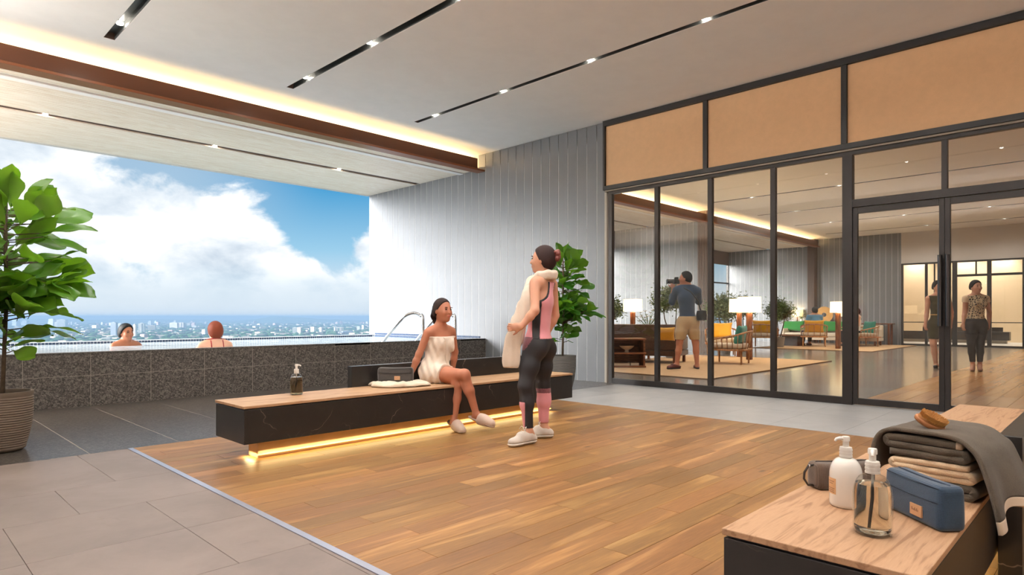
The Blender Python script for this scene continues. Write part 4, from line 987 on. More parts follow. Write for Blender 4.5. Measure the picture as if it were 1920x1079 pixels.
pouch((pp.x, pp.y, ZS + .035), math.atan2(RT.y, RT.x) + .03, .315, .085, .135, fabric('grey_rib_fabric', (72, 68, 66), rib=.2, ribaxis='Z', ribscale=200, scale=300, mott=.1), 'dark grey zip pouch with a tan patch on the cream towel', bev=.024, seamm=pbr('grey_seam', (44, 42, 42), .8), tag=.02)
# pool ladder: two steel hoops over the wall
for x, lab in ((6.25, 'left steel handrail of the pool ladder'), (6.97, 'right steel handrail of the pool ladder')):
    r = empty('pool_handrail', (x, 8.6, 0), lab, 'handrail', 'steel pool ladder handrails')
    pts = [(.40, .01, 0), (.40, .01, .98), (.385, .06, 1.06), (.345, .13, 1.105), (.29, .20, 1.105), (.235, .29, 1.06), (.19, .40, .96), (.02, .72, .56), (-.03, .82, .42)]
    P = []
    for k in range(len(pts) - 1):
        a, b_, c_, d_ = (Vector(pts[max(0, k - 1)]), Vector(pts[k]), Vector(pts[k + 1]), Vector(pts[min(len(pts) - 1, k + 2)]))
        for q in range(4): f_ = q / 4; P.append(.5 * ((2 * b_) + (-a + c_) * f_ + (2 * a - 5 * b_ + 4 * c_ - d_) * f_ ** 2 + (-a + 3 * b_ - 3 * c_ + d_) * f_ ** 3))
    P.append(Vector(pts[-1])); MB().tube(P, .026, 14).build('rail', M['chrome'], r, smooth='all'); MB().lathe([(.04, 0), (.04, .008), (.024, .012)], (.40, .01, 0), 20).build('floor_flange', M['chrome'], r, smooth=True)
    MB().tube([(.40, .01, .56), (.40, .10, .56)], .010, 10).build('wall_bracket', M['blackframe'], r, smooth=True)
# ================================================================== fiddle-leaf figs
def leafmat(name, top, under):
    m, t, b = newmat(name); L = t.t.links; oc = t.n('ShaderNodeTexCoord').outputs['Object']; rnd = t.n('ShaderNodeObjectInfo').outputs['Random']
    sp = t.n('ShaderNodeSeparateXYZ', i={0: oc}); yv = t.math('ABSOLUTE', sp.outputs[1])
    vein = t.math('SINE', t.math('MULTIPLY', t.math('ADD', t.math('MULTIPLY', yv, -.8), sp.outputs[0]), 190.0)); vn = t.ss(vein, .90, 1.0, 0, .22)
    mid = t.ss(yv, .001, .004, .6, 0)
    c = t.mix(t.math('MAXIMUM', vn, mid), t.mix(rnd, lin(top), lin(tuple(min(255, q * 1.25) for q in top))), lin((150, 178, 74)))
    geo = t.n('ShaderNodeNewGeometry').outputs['Backfacing']; c = t.mix(geo, c, lin(under)); L.new(c, b.inputs['Base Color']); b.inputs['Roughness'].default_value = .34
    tr = t.n('ShaderNodeBsdfTranslucent', i={'Color': lin((120, 176, 34))}); mx = t.n('ShaderNodeMixShader', i={0: .38, 1: b.outputs[0], 2: tr.outputs[0]})
    L.new(mx.outputs[0], t.t.nodes['Material Output'].inputs[0]); return m
M['leaf'] = leafmat('fig_leaf', (66, 108, 30), (112, 138, 66)); M['leaf2'] = leafmat('fig_leaf_dark', (40, 96, 26), (84, 120, 56))  # the second fig has a darker green leaf
def leaf_mesh(seed, m):
    rn = random.Random(seed); n, w_ = 12, 8; vs, fs = [], []; ph = rn.uniform(0, 6); curl = rn.uniform(.15, .5); cup = rn.uniform(.1, .35)
    for i in range(n + 1):
        t_ = i / n; hw = .30 * (math.sin(PI * t_ ** 1.25) ** .62) * (.62 + .5 * t_) * (1 - .12 * math.exp(-((t_ - .42) / .12) ** 2)); hw = max(hw, .012)
        if i == n: hw = .03
        for j in range(w_ + 1):
            s = -1 + 2 * j / w_; y = s * hw; x = t_ - .04 * s * s * (t_ > .8)
            z = -curl * t_ * t_ * .5 + cup * abs(y) * .9 + .035 * math.sin(9 * t_ + ph + 2 * s) * abs(s)
            vs.append((x, y, z))
    for i in range(n):
        for j in range(w_): a = i * (w_ + 1) + j; fs.append((a, a + w_ + 1, a + w_ + 2, a + 1))
    mb = MB().add(vs, fs); mb.tube([(-.16, 0, .0), (-.06, 0, .01), (.1, 0, .0)], .011, 5)
    me = bpy.data.meshes.new('leaf'); me.from_pydata(mb.v, [], mb.f); me.shade_smooth(); me.materials.append(m); return me
def fig(loc, h, z0, reach, nleaf, size, lab, seed, lm, potr=.2, poth=.465, potcol=(106, 92, 78), lean=.0, branches=()):
    rn = random.Random(seed); r = empty('fiddle_leaf_fig', loc, lab, 'potted plant', 'potted fiddle-leaf figs')
    pr = [(potr * .62, 0), (potr * .74, .02)]
    nR = 22
    for k in range(nR):
        for q in (0, .5):
            t_ = (k + q) / nR; z = .03 + (poth - .06) * t_; rad = potr * (.76 + .24 * math.sin(min(1, t_ * 1.35) * PI / 2)); pr.append((rad * (1.0 if q == 0 else .975), z))
    pr += [(potr * 1.0, poth - .02), (potr * 1.0, poth), (potr * .9, poth), (potr * .88, poth - .05)]
    MB().lathe(pr, n=44).build('pot', concrete('ribbed_pot_%d' % seed, potcol, .8, .08), r, smooth=True)
    MB().lathe([(potr * .3, poth - .045), (potr * .87, poth - .045)], n=24, cap=True).build('soil', pbr('soil', (48, 38, 30), .95, mott=.3, mscale=30), r)
    meshes = [leaf_mesh(seed * 10 + k, lm) for k in range(5)]
    trunks = [[Vector((.0, 0, poth - .05)), Vector((.012, .0, .75)), Vector((.03 + lean * .3, .02, 1.2)), Vector((.02 + lean, .0, 1.65)), Vector((.03 + lean, 0.02, h - .16))]]
    for bz, ba, bl in branches:
        o_ = Vector((.02, .01, bz)); d_ = Vector((math.cos(ba), math.sin(ba), .55)); trunks.append([o_, o_ + d_ * bl * .5, o_ + d_ * bl])
    for tk in trunks: MB().tube(tk, [.017] + [.014] * (len(tk) - 2) + [.008], 8).build('trunk', M['bark2'], r, smooth='all')
    def ontrunk(z):
        tk = trunks[0]
        for a, b_ in zip(tk[:-1], tk[1:]):
            if a.z <= z <= b_.z: return a.lerp(b_, (z - a.z) / (b_.z - a.z))
        return tk[-1].copy()
    ga = 2.399963
    for k in range(nleaf):
        t_ = (k + .5) / nleaf; z = z0 + (h - .17 - z0) * t_ ** .85; az = ga * k + rn.uniform(-.3, .3)
        base = ontrunk(z); prof_ = .35 + .65 * math.sin(PI * min(1, .12 + t_ * .80)) ; out = rn.uniform(.0, 1) ** 1.25 * reach * .62 * prof_
        if branches and rn.random() < .45:
            bz, ba, bl = rn.choice(branches); f_ = rn.uniform(.35, 1.0); d_ = Vector((math.cos(ba), math.sin(ba), .55)); base = Vector((.02, .01, bz)) + d_ * bl * f_; out *= .35
        el = rn.uniform(-.35, .85) + .75 * max(0, t_ - .72) * 3; sz = size * rn.uniform(.75, 1.2) * (.82 if t_ < .2 else 1)
        p = base + Vector((math.cos(az) * out, math.sin(az) * out, .12 * out))
        o = mkobj('leaf', meshes[k % 5], None, r, p); o.rotation_euler = (Matrix.Rotation(az, 4, 'Z') @ Matrix.Rotation(-el, 4, 'Y') @ Matrix.Rotation(rn.uniform(-1.0, 1.0), 4, 'X')).to_euler(); o.scale = (sz, sz * rn.uniform(.9, 1.15), sz)
        if out > .12: MB().tube([base - p, Vector((0, 0, 0))], [.005, .0035], 5).build('twig', M['bark2'], r, loc=p, smooth='all')
M['bark2'] = pbr('fig_bark', (86, 70, 54), .9, mott=.25, mscale=25)
p = flo(4, 846); fig((p.x, p.y, 0), 2.13, .72, .60, 200, .32, 'tall fiddle-leaf fig in a ribbed pot at the left edge', 4, M['leaf'], potr=.2, branches=((1.12, math.atan2(RT.y, RT.x), .36), (1.2, 2.0, .3), (1.0, -2.6, .3)))
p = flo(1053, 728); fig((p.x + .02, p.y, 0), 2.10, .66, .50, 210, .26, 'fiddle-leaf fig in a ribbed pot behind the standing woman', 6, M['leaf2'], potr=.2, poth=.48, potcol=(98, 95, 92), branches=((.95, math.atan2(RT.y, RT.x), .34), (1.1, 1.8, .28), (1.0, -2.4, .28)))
# ================================================================== people: each body is one skin grown from a distance field
class Field:
    """signed distances on a grid; shapes are blended in with a smooth minimum"""
    def __init__(s, lo, hi, h):
        s.lo = np.array(lo, np.float32); s.h = h; s.n = np.ceil((np.array(hi) - np.array(lo)) / h).astype(int) + 1
        s.ax = [s.lo[i] + h * np.arange(s.n[i], dtype=np.float32) for i in range(3)]
    def new(s): return np.full(s.n, 1.0, np.float32)
    def box(s, lo, hi):
        a = np.clip(np.floor((np.array(lo) - s.lo) / s.h).astype(int), 0, s.n - 1); b = np.clip(np.ceil((np.array(hi) - s.lo) / s.h).astype(int) + 1, 1, s.n)
        sl = tuple(slice(a[i], max(b[i], a[i] + 1)) for i in range(3))
        X = s.ax[0][sl[0]][:, None, None]; Y = s.ax[1][sl[1]][None, :, None]; Z = s.ax[2][sl[2]][None, None, :]
        return sl, X, Y, Z
    @staticmethod
    def smin(a, b, k):
        if k <= 0: return np.minimum(a, b)
        hh = np.maximum(k - np.abs(a - b), 0) / k; return np.minimum(a, b) - hh * hh * k * .25
    def put(s, D, sl, d, k): D[sl] = s.smin(D[sl], d, k)
    def cone(s, D, a, b, ra, rb, k=.02, flat=None, q=1.0):
        a = np.array(a, float); b = np.array(b, float); m = max(ra, rb) / min(1, q) * (1 if q <= 1 else q) + .06 + k
        sl, X, Y, Z = s.box(np.minimum(a, b) - m, np.maximum(a, b) + m)
        px, py, pz = X - a[0], Y - a[1], Z - a[2]; v = b - a
        if flat is not None:
            n = np.array(flat, float); n /= np.linalg.norm(n); e = (px * n[0] + py * n[1] + pz * n[2]) * (1 / q - 1)
            px, py, pz = px + n[0] * e, py + n[1] * e, pz + n[2] * e; v = v + n * (v @ n) * (1 / q - 1)
        L2 = max(v @ v, 1e-9); t = np.clip((px * v[0] + py * v[1] + pz * v[2]) / L2, 0, 1)
        d = np.sqrt((px - t * v[0]) ** 2 + (py - t * v[1]) ** 2 + (pz - t * v[2]) ** 2) - (ra + (rb - ra) * t)
        s.put(D, sl, (d * (q if flat is not None and q < 1 else 1)).astype(np.float32), k)
    def ell(s, D, c, rad, fr=None, k=.02, sub=False):
        c = np.array(c, float); rad = np.array(rad, float); m = rad.max() + .06 + k; sl, X, Y, Z = s.box(c - m, c + m); p = (X - c[0], Y - c[1], Z - c[2])
        A = np.eye(3) if fr is None else np.array([tuple(q) for q in fr], float)
        l = [p[0] * A[i, 0] + p[1] * A[i, 1] + p[2] * A[i, 2] for i in range(3)]
        k0 = np.sqrt(sum((l[i] / rad[i]) ** 2 for i in range(3))); k1 = np.sqrt(sum((l[i] / rad[i] ** 2) ** 2 for i in range(3))) + 1e-6
        d = (k0 * (k0 - 1) / k1).astype(np.float32)
        if sub:
            hh = np.maximum(k - np.abs(-d - D[sl]), 0) / k; D[sl] = np.maximum(D[sl], -d) + hh * hh * k * .25
        else: s.put(D, sl, d, k)
    def plane(s, p, n):
        n = Vector(n).normalized(); return ((s.ax[0] - p[0]) * n.x)[:, None, None] + ((s.ax[1] - p[1]) * n.y)[None, :, None] + ((s.ax[2] - p[2]) * n.z)[None, None, :]
    def mesh(s, D, name, mat_, parent, iso=0.0, smooth_it=1):
        D = D - iso; ins = D < 0
        c = ins[:-1, :-1, :-1]; any_ = c.copy(); all_ = c.copy(); corners = [(i, j, k) for i in (0, 1) for j in (0, 1) for k in (0, 1)]
        for i, j, k in corners[1:]:
            q = ins[i:ins.shape[0] - 1 + i, j:ins.shape[1] - 1 + j, k:ins.shape[2] - 1 + k]; any_ |= q; all_ &= q
        I = np.argwhere(any_ & ~all_)
        if len(I) == 0: return None
        val = {cn: D[I[:, 0] + cn[0], I[:, 1] + cn[1], I[:, 2] + cn[2]] for cn in corners}
        acc = np.zeros((len(I), 3)); cnt = np.zeros(len(I))
        for a in corners:
            for x in range(3):
                if a[x]: continue
                b = tuple(1 if y == x else a[y] for y in range(3)); va, vb = val[a], val[b]; m = (va < 0) != (vb < 0)
                t = np.where(m, va / np.where(m, va - vb, 1), 0); pt = np.tile(np.array(a, float), (len(I), 1)); pt[:, x] += t
                acc[m] += pt[m]; cnt[m] += 1
        V = s.lo + s.h * (I + acc / cnt[:, None])
        idx = np.full(c.shape, -1, np.int64); idx[I[:, 0], I[:, 1], I[:, 2]] = np.arange(len(I)); Fs = []
        for x in range(3):
            o = [y for y in range(3) if y != x]
            sl0 = [slice(None)] * 3; sl1 = [slice(None)] * 3; sl0[x] = slice(0, -1); sl1[x] = slice(1, None)
            cr = np.argwhere(ins[tuple(sl0)] != ins[tuple(sl1)])
            cr = cr[(cr[:, o[0]] > 0) & (cr[:, o[1]] > 0) & (cr[:, o[0]] < c.shape[o[0]]) & (cr[:, o[1]] < c.shape[o[1]]) & (cr[:, x] < c.shape[x])]
            def g(da, db):
                q = cr.copy(); q[:, o[0]] -= da; q[:, o[1]] -= db; return idx[q[:, 0], q[:, 1], q[:, 2]]
            quad = np.stack([g(1, 1), g(0, 1), g(0, 0), g(1, 0)], 1); flip = ins[cr[:, 0], cr[:, 1], cr[:, 2]]
            if x == 1: flip = ~flip
            quad[~flip] = quad[~flip][:, ::-1]; Fs.append(quad)
        Fq = np.concatenate(Fs); Fq = Fq[(Fq >= 0).all(1)]
        for _ in range(smooth_it):                  # light Laplacian pass
            nb = np.zeros_like(V); ct = np.zeros(len(V))
            for e in range(4): a, b = Fq[:, e], Fq[:, (e + 1) % 4]; np.add.at(nb, a, V[b]); np.add.at(ct, a, 1)
            ok = ct > 0; V[ok] = V[ok] * .5 + nb[ok] / ct[ok][:, None] * .5
        off = np.array(parent.location) if parent is not None else 0
        me = bpy.data.meshes.new(name); me.vertices.add(len(V)); me.vertices.foreach_set('co', (V - off).astype(np.float32).ravel())
        me.loops.add(Fq.size); me.loops.foreach_set('vertex_index', Fq.ravel().astype(np.int32)); me.polygons.add(len(Fq)); me.polygons.foreach_set('loop_start', np.arange(0, Fq.size, 4, dtype=np.int32))
        me.polygons.foreach_set('loop_total', np.full(len(Fq), 4, np.int32)); me.update(); me.validate(); me.shade_smooth()
        return mkobj(name, me, mat_, parent)

def skinmat(name, c): return pbr(name, c, .48, spec=.35, sss=.12, mott=.05, mscale=8)
EYE = pbr('eye_dark', (40, 28, 24), .2); LASH = pbr('brow_brown', (62, 42, 32), .8); EYEW = pbr('eye_white', (226, 218, 210), .3)
def nrm(v): return Vector(v).normalized()

class Person:
    def __init__(s, label, base, J, fwd, hfwd, skin, sc=1.0, male=False, h=.006, lo=None, hi=None, feet=True, legs=True, hands=None, headk=1.0, group=None, bust=1.0):
        s.J = J = {k: Vector(v) for k, v in J.items()}; s.sc = sc; s.male = male
        s.root = empty('person', base, label, 'person', group)
        pts = list(J.values()); pad = .20 * sc
        lo_ = [min(p[i] for p in pts) - pad for i in range(3)]; hi_ = [max(p[i] for p in pts) + pad for i in range(3)]
        lo_[2] = max(lo_[2], lo if lo is not None else base[2] - .004)
        if hi: hi_[2] = hi
        s.G = G = Field(lo_, hi_, h); s.fwd = fwd = nrm(fwd); s.hf = hf = nrm(hfwd)
        T, L, A, Hd = G.new(), G.new(), G.new(), G.new(); s.T, s.L, s.A, s.H = T, L, A, Hd
        up = nrm(J['nek'] - J['pel']); s.up = up
        side = nrm(fwd.cross(up)); fw2 = nrm(up.cross(side)); fr = (side, fw2, up); s.side = side; s.fr = fr; w = 1.12 if male else 1.0
        hipn = 1.0 if not male else .9
        G.ell(T, J['pel'], (.160 * sc * hipn, .112 * sc, .115 * sc), fr, .01)
        G.ell(T, J['pel'].lerp(J['che'], .48), (.122 * sc * w, .090 * sc * w, .14 * sc), fr, .06 * sc)
        G.ell(T, J['che'], (.145 * sc * w, .104 * sc * w, .15 * sc), fr, .06 * sc)
        G.cone(T, J['shL'].lerp(J['shR'], .16), J['shL'].lerp(J['shR'], .84), .060 * sc * w, .060 * sc * w, .06 * sc)
        for q in ('shL', 'shR'): G.cone(T, J['nek'] + up * .02 * sc, J['nek'].lerp(J[q], .75), .046 * sc * w, .038 * sc, .05 * sc)
        if not male:
            for q in (-1, 1): G.ell(T, J['che'] + fw2 * .068 * sc + side * q * .068 * sc - up * .0 * sc, (.062 * sc * bust, .058 * sc * bust, .062 * sc * bust), fr, .035 * sc)
        for q in ('hipL', 'hipR'): G.ell(T, J[q] - fw2 * .035 * sc - up * .01, (.082 * sc, .088 * sc, .09 * sc), fr, .05 * sc)
        # neck and head
        hu = nrm(Vector((0, 0, 1)) * .9 + up * .25); hs = nrm(hf.cross(hu)); hf = nrm(hu.cross(hs)); s.hfr = hfr = (hs, hf, hu); hd = J['hd']; k_ = sc * headk; s.hk = k_
        G.cone(Hd, J['nek'] - up * .03 * sc, hd - hf * .018 * k_ - hu * .05 * k_, .054 * sc * w, .050 * sc * w, .03 * sc)
        P = lambda x, y, z: hd + hs * x * k_ + hf * y * k_ + hu * z * k_
        s.P = P
        G.ell(Hd, P(0, -.012, .022), np.array((.072, .092, .092)) * k_, hfr, .03)
        G.ell(Hd, P(0, .026, -.03), np.array((.060, .066, .085)) * k_, hfr, .04)
        G.ell(Hd, P(0, .058, -.092), np.array((.030, .026, .022)) * k_, hfr, .035)
        for q in (-1, 1):
            G.ell(Hd, P(q * .036, .062, -.030), np.array((.024, .022, .024)) * k_, hfr, .025)
            G.ell(Hd, P(q * .073, -.008, -.012), np.array((.010, .020, .030)) * k_, hfr, .008)
            G.ell(Hd, P(q * .031, .098, .006), np.array((.017, .014, .010)) * k_, hfr, .018, sub=True)
        G.cone(Hd, P(0, .086, .012), P(0, .104, -.026), .008 * k_, .0125 * k_, .016)
        G.ell(Hd, P(0, .088, -.060), np.array((.023, .011, .012)) * k_, hfr, .012)
        # arms
        for q in ('L', 'R'):
            if 'el' + q not in J: continue
            a, b, c = J['sh' + q], J['el' + q], J['wr' + q]
            G.cone(A, a, b, .047 * sc * w, .037 * sc * w, .02); G.cone(A, b, b.lerp(c, .35), .037 * sc * w, .037 * sc * w, .02); G.cone(A, b.lerp(c, .35), c, .037 * sc * w, .0255 * sc * w, .02)
            hdv, pn, curl, thumb = (hands or {}).get(q, (nrm(c - b), fw2, .35, 1))
            s.hand(A, c, nrm(hdv), nrm(pn), curl, thumb, sc * (1.1 if male else 1.0), h)
        # legs
        if legs:
            for q in ('L', 'R'):
                a, b, c = J['hip' + q], J['kn' + q], J['an' + q]
                G.cone(L, a, a.lerp(b, .5), .088 * sc, .076 * sc, .04); G.cone(L, a.lerp(b, .5), b, .076 * sc, .056 * sc, .04); d = nrm(c - b)
                back = nrm(-(J['toe' + q] - c) + d * (J['toe' + q] - c).dot(d)) if 'toe' + q in J else -fw2
                G.cone(L, b, b.lerp(c, .4), .054 * sc, .050 * sc, .03); G.cone(L, b.lerp(c, .4), c, .049 * sc, .034 * sc, .03)
                G.ell(L, b.lerp(c, .3) + back * .022 * sc, np.array((.042, .042, .10)) * sc, (nrm(d.cross(back)), back, d), .03)
                if feet and 'toe' + q in J:
                    tp = J['toe' + q]; hl = c + back * .028 * sc - Vector((0, 0, .038 * sc)) if abs(d.z) > .5 else c + back * .03 * sc
                    G.cone(L, c, hl, .034 * sc, .030 * sc, .02); G.cone(L, c + d * .01, tp, .036 * sc, .024 * sc, .02); G.cone(L, hl, tp, .029 * sc, .022 * sc, .02)
        D = G.smin(T, L, .035 * sc); D = G.smin(D, A, .028 * sc); D = G.smin(D, Hd, .03 * sc); s.D = D
        s.body = G.mesh(D, 'body', skin, s.root)
        # features
        E = G.new
        s.small('eye', EYE, [(P(q * .031, .0835, .006), (.0125, .0065, .0058)) for q in (-1, 1)])
        s.small('eyebrow', LASH, [(P(q * .033, .087, .026), (.019, .0065, .0038)) for q in (-1, 1)])
        s.small('lips', pbr('lips', (178, 92, 84), .4), [(P(0, .094, -.056), (.021, .007, .0042)), (P(0, .093, -.0645), (.018, .0075, .005))])
    def small(s, name, m, items, fr=None):
        mb = MB(); A = Matrix([list(q) for q in (fr or s.hfr)]).transposed()
        for c, r in items:
            vs, fs = [], []; n, w_ = 8, 12
            for i in range(n + 1):
                a = PI * i / n
                for j in range(w_): b = 2 * PI * j / w_; vs.append(Vector(c) + A @ Vector((r[0] * s.hk * math.sin(a) * math.cos(b), r[1] * s.hk * math.sin(a) * math.sin(b), r[2] * s.hk * math.cos(a))) - s.root.location)
            for i in range(n):
                for j in range(w_): fs.append((i * w_ + j, i * w_ + (j + 1) % w_, (i + 1) * w_ + (j + 1) % w_, (i + 1) * w_ + j))
            mb.add(vs, fs)
        return mb.build(name, m, s.root, smooth='all')
    def hand(s, A, c, d, pn, curl, th, sc, h):
        G = s.G; w = nrm(d.cross(pn)); pn = nrm(w.cross(d)); rf = max(.0085 * sc, h * .95)
        G.ell(A, c + d * .042 * sc, np.array((.050, .038, .0165)) * sc, (d, w, pn), .018)
        for i, ln in enumerate((.066, .074, .069, .054)):
            o = (-.028 + .0187 * i) * sc * th; p = c + d * .078 * sc - w * o; ang = curl * .6; ln *= sc
            for seg, q in enumerate((.42, .32, .26)):
                dr_ = d * math.cos(ang) + pn * math.sin(ang); p2 = p + dr_ * ln * q; G.cone(A, p, p2, rf, rf * .92, .004); p = p2; ang += curl
        p = c + d * .018 * sc + w * .028 * sc * th; dr_ = nrm(d * .75 + w * .6 * th + pn * .3 * curl)
        for q in (.038, .028): p2 = p + dr_ * q * sc; G.cone(A, p, p2, rf * 1.12, rf, .006); p = p2; dr_ = nrm(dr_ + d * .3 + pn * .3 * curl)
    def wear(s, name, m, base, off, regions, it=1):
        D = base - off
        for r in regions: D = np.maximum(D, r)
        return s.G.mesh(D.astype(np.float32), name, m, s.root, smooth_it=it)
    def sph(s, c, r): return (np.sqrt((s.G.ax[0][:, None, None] - c.x) ** 2 + (s.G.ax[1][None, :, None] - c.y) ** 2 + (s.G.ax[2][None, None, :] - c.z) ** 2) - r).astype(np.float32)
    def pl(s, p, n): return s.G.plane(Vector(p), n)
    def hair(s, m, thick=.012, line=(.045, .050), low=-.055, extra=None, name='hair'):
        """scalp cap: kept behind a slanted hairline, extra(G, D) may add buns and tails"""
        G = s.G; D = G.new(); P = s.P; k_ = s.hk
        G.ell(D, P(0, -.014, .022), np.array((.072 + thick, .092 + thick, .092 + thick)) * k_, s.hfr, .01); G.ell(D, P(0, -.035, -.02), np.array((.066 + thick, .066 + thick, .07 + thick)) * k_, s.hfr, .03)
        hs, hf, hu = s.hfr; D = np.maximum(D, s.pl(P(0, line[0], line[1]), hf * .86 - hu * .5)); D = np.maximum(D, s.pl(P(0, -.03, low), -hu + hf * .35))
        if extra: extra(G, D)
        return G.mesh(D.astype(np.float32), name, m, s.root)
    def shoe(s, q, up_m, sole_m, sc=1.0, name='shoe', high=.02, sole=.026, heelback=.05):
        G = s.G; J = s.J; an, tp = J['an' + q], J['toe' + q]; f = Vector((tp.x - an.x, tp.y - an.y, 0)).normalized(); sd = f.cross(Vector((0, 0, 1))); z0 = s.root.location.z
        hl = Vector((an.x, an.y, 0)) - f * heelback * sc; to = Vector((tp.x, tp.y, 0)) + f * .028 * sc; U = G.new()
        G.cone(U, (hl.x, hl.y, z0 + .042), (to.x, to.y, z0 + .034), .038 * sc, .034 * sc, .01); G.cone(U, (an.x, an.y, z0 + .075), an.lerp(tp, .6) + Vector((0, 0, .012)), .043 * sc, .036 * sc, .03)
        G.ell(U, to - f * .04 * sc + Vector((0, 0, z0 + .034)), np.array((.055, .043, .032)) * sc, (f, sd, Vector((0, 0, 1))), .03)
        U = np.maximum(U, s.pl((an.x, an.y, an.z + high), (f * -.25 + Vector((0, 0, 1))))); Sx = np.maximum(U - .006, s.pl((0, 0, z0 + sole), (0, 0, 1)))
        r = G.mesh(np.maximum(U, -s.pl((0, 0, z0 + sole + .001), (0, 0, 1))).astype(np.float32), name, up_m, s.root)
        so = G.mesh(np.maximum(Sx, -s.pl((0, 0, z0 + .002), (0, 0, 1))).astype(np.float32), 'sole', sole_m, s.root)
        if r and so: so.parent = r
        return r
UPV = Vector((0, 0, 1))
# ------------------------------------------------------------------ woman in sportswear, towel round her neck
J = dict(pel=at(1009, 641, 5.31), che=at(1014, 566, 5.31), nek=at(1020, 525, 5.31), hd=at(1018, 487, 5.31),
         shL=at(1003, 531, 5.17), elL=at(1003, 583, 5.06), wrL=at(977, 613, 5.03), shR=at(1036, 534, 5.44), elR=at(1041, 592, 5.50), wrR=at(1028, 622, 5.50),
         hipL=at(1000, 652, 5.24), knL=at(985, 724, 5.19), anL=at(991, 808, 5.20), toeL=at(965, 830, 5.10),
         hipR=at(1018, 652, 5.40), knR=at(1018, 722, 5.44), anR=at(1020, 800, 5.46), toeR=at(1000, 813, 5.46))
fwdS = -RT * .93 + FW * .28
SW = Person('standing woman in pink top and black leggings with a towel round her neck', (flo(1000, 832).x, flo(1000, 832).y, 0.001), J, fwdS, -RT * .95 + FW * .32, skinmat('skin_fair', (208, 154, 128)), sc=.93, headk=1.06, h=.006,
            hands={'L': (-RT * .9 + UPV * -.05 + FW * .12, FW * .9 - RT * .3, .62, 1), 'R': (-RT * .6 - UPV * .5, FW, .4, -1)})
PINK = fabric('pink_jersey', (222, 150, 158), scale=500, mott=.04, sheen=.2, bump=.15); BLKF = pbr('black_lycra', (34, 32, 36), .62, bump=.1, bscale=600); MESHF = fabric('mauve_mesh', (122, 76, 84), scale=220, mott=.35)
G = SW.G; TL = G.smin(SW.T, SW.L, .03); waist = J['pel'] + UPV * .085
ltop = SW.pl(J['pel'] + UPV * .045, UPV)
for q in ('L', 'R'):
    pass
legsonly = G.smin(SW.T, SW.L, .035)
anz = J['anR'].z + .035
calfR = np.maximum(SW.pl(J['knR'].lerp(J['anR'], .12), UPV - FW * .2), .0 * SW.T - 1)
nearR = SW.pl(J['hipL'].lerp(J['hipR'], .5) + RT * .02, -(RT * .75 + FW * .55))            # negative on the far leg's side
farleg = np.maximum(SW.pl(J['knL'].lerp(J['knR'], .52), -(RT * .75 + FW * .55)), SW.pl(J['knR'].lerp(J['anR'], .17), UPV))
nearback = np.maximum(np.maximum(SW.pl(J['knL'].lerp(J['anL'], .5) - RT * .016, RT * .93 - FW * .0), -SW.pl(J['knL'].lerp(J['knR'], .52), -(RT * .75 + FW * .55))), SW.pl(J['knL'].lerp(J['anL'], .35), UPV))
pinkreg = np.minimum(farleg, nearback)
bot = -SW.pl((0, 0, anz), UPV)
SW.wear('leggings', BLKF, legsonly, .007, [ltop, bot, -pinkreg])
SW.wear('leggings_pink_panel', PINK, legsonly, .0072, [ltop, bot, pinkreg])
meshreg = np.maximum(SW.pl(J['knR'].lerp(J['anR'], .17), UPV), -SW.pl(J['knR'].lerp(J['anR'], .04), UPV)); meshreg = np.maximum(meshreg, SW.pl(J['knL'].lerp(J['knR'], .52), -(RT * .75 + FW * .55)))
SW.wear('leggings_mesh_band', MESHF, legsonly, .0082, [np.maximum(-SW.pl(J['knR'].lerp(J['anR'], .19), UPV), np.maximum(SW.pl(J['knR'].lerp(J['anR'], .06), UPV), SW.pl(J['knL'].lerp(J['knR'], .52), -(RT * .75 + FW * .55))))])
hipp = J['hipL'] - RT * .055 + UPV * .0
SW.wear('hip_mesh_panel', MESHF, legsonly, .0082, [ltop, SW.pl(hipp + UPV * .0, RT * .8 - UPV * .55), -SW.pl(J['pel'] - UPV * .07, UPV), SW.pl(J['pel'], -FW * -1)])
# racer-back tank: torso only, cut low at the arms, black side panel
top_lo = -SW.pl(J['pel'] + UPV * .022, UPV); armc = [np.sqrt((G.ax[0][:, None, None] - c.x) ** 2 + (G.ax[1][None, :, None] - c.y) ** 2 + (G.ax[2][None, None, :] - c.z) ** 2).astype(np.float32) for c in (J['shL'] - UPV * .015, J['shR'] - UPV * .015)]
cut = np.minimum(armc[0], armc[1]); sideblk = np.maximum(SW.pl(J['che'] - FW * .02 + RT * .045, RT * .9 + FW * .45), -SW.pl(J['che'] - RT * .085, RT * .9))
back_up = SW.pl(J['nek'] - UPV * .02, UPV)
sl = SW.pl(J['che'].lerp(J['shL'], .25) , -FW)                              # camera side of the torso
sidereg = np.maximum(np.maximum(SW.pl(J['che'] + RT * .0, RT - UPV * .06), SW.pl(J['che'] - FW * .03, FW)), -SW.pl(J['che'] - RT * .075, RT))
holes = np.minimum(armc[0] - .148, armc[1] - .115); holesb = np.minimum(armc[0] - .134, armc[1] - .102)
SW.wear('tank_top', PINK, SW.T, .010, [top_lo, back_up, -holes, -sidereg])
SW.wear('tank_side_panel', BLKF, SW.T, .0098, [top_lo, back_up, -holesb, sidereg])
SW.wear('bra_strap', BLKF, SW.T, .0075, [-SW.pl(J['che'] - UPV * .05, UPV), back_up, -holesb])
HB = pbr('brown_hair', (44, 24, 22), .62, spec=.25, bump=.6, bscale=90, bdist=.004); HBR = pbr('auburn_bun', (112, 52, 44), .5, bump=.8, bscale=60, bdist=.006)
SW.hair(HB, .011, (.052, .058), -.075)
P = SW.P; Bn = G.new(); rn = random.Random(2)
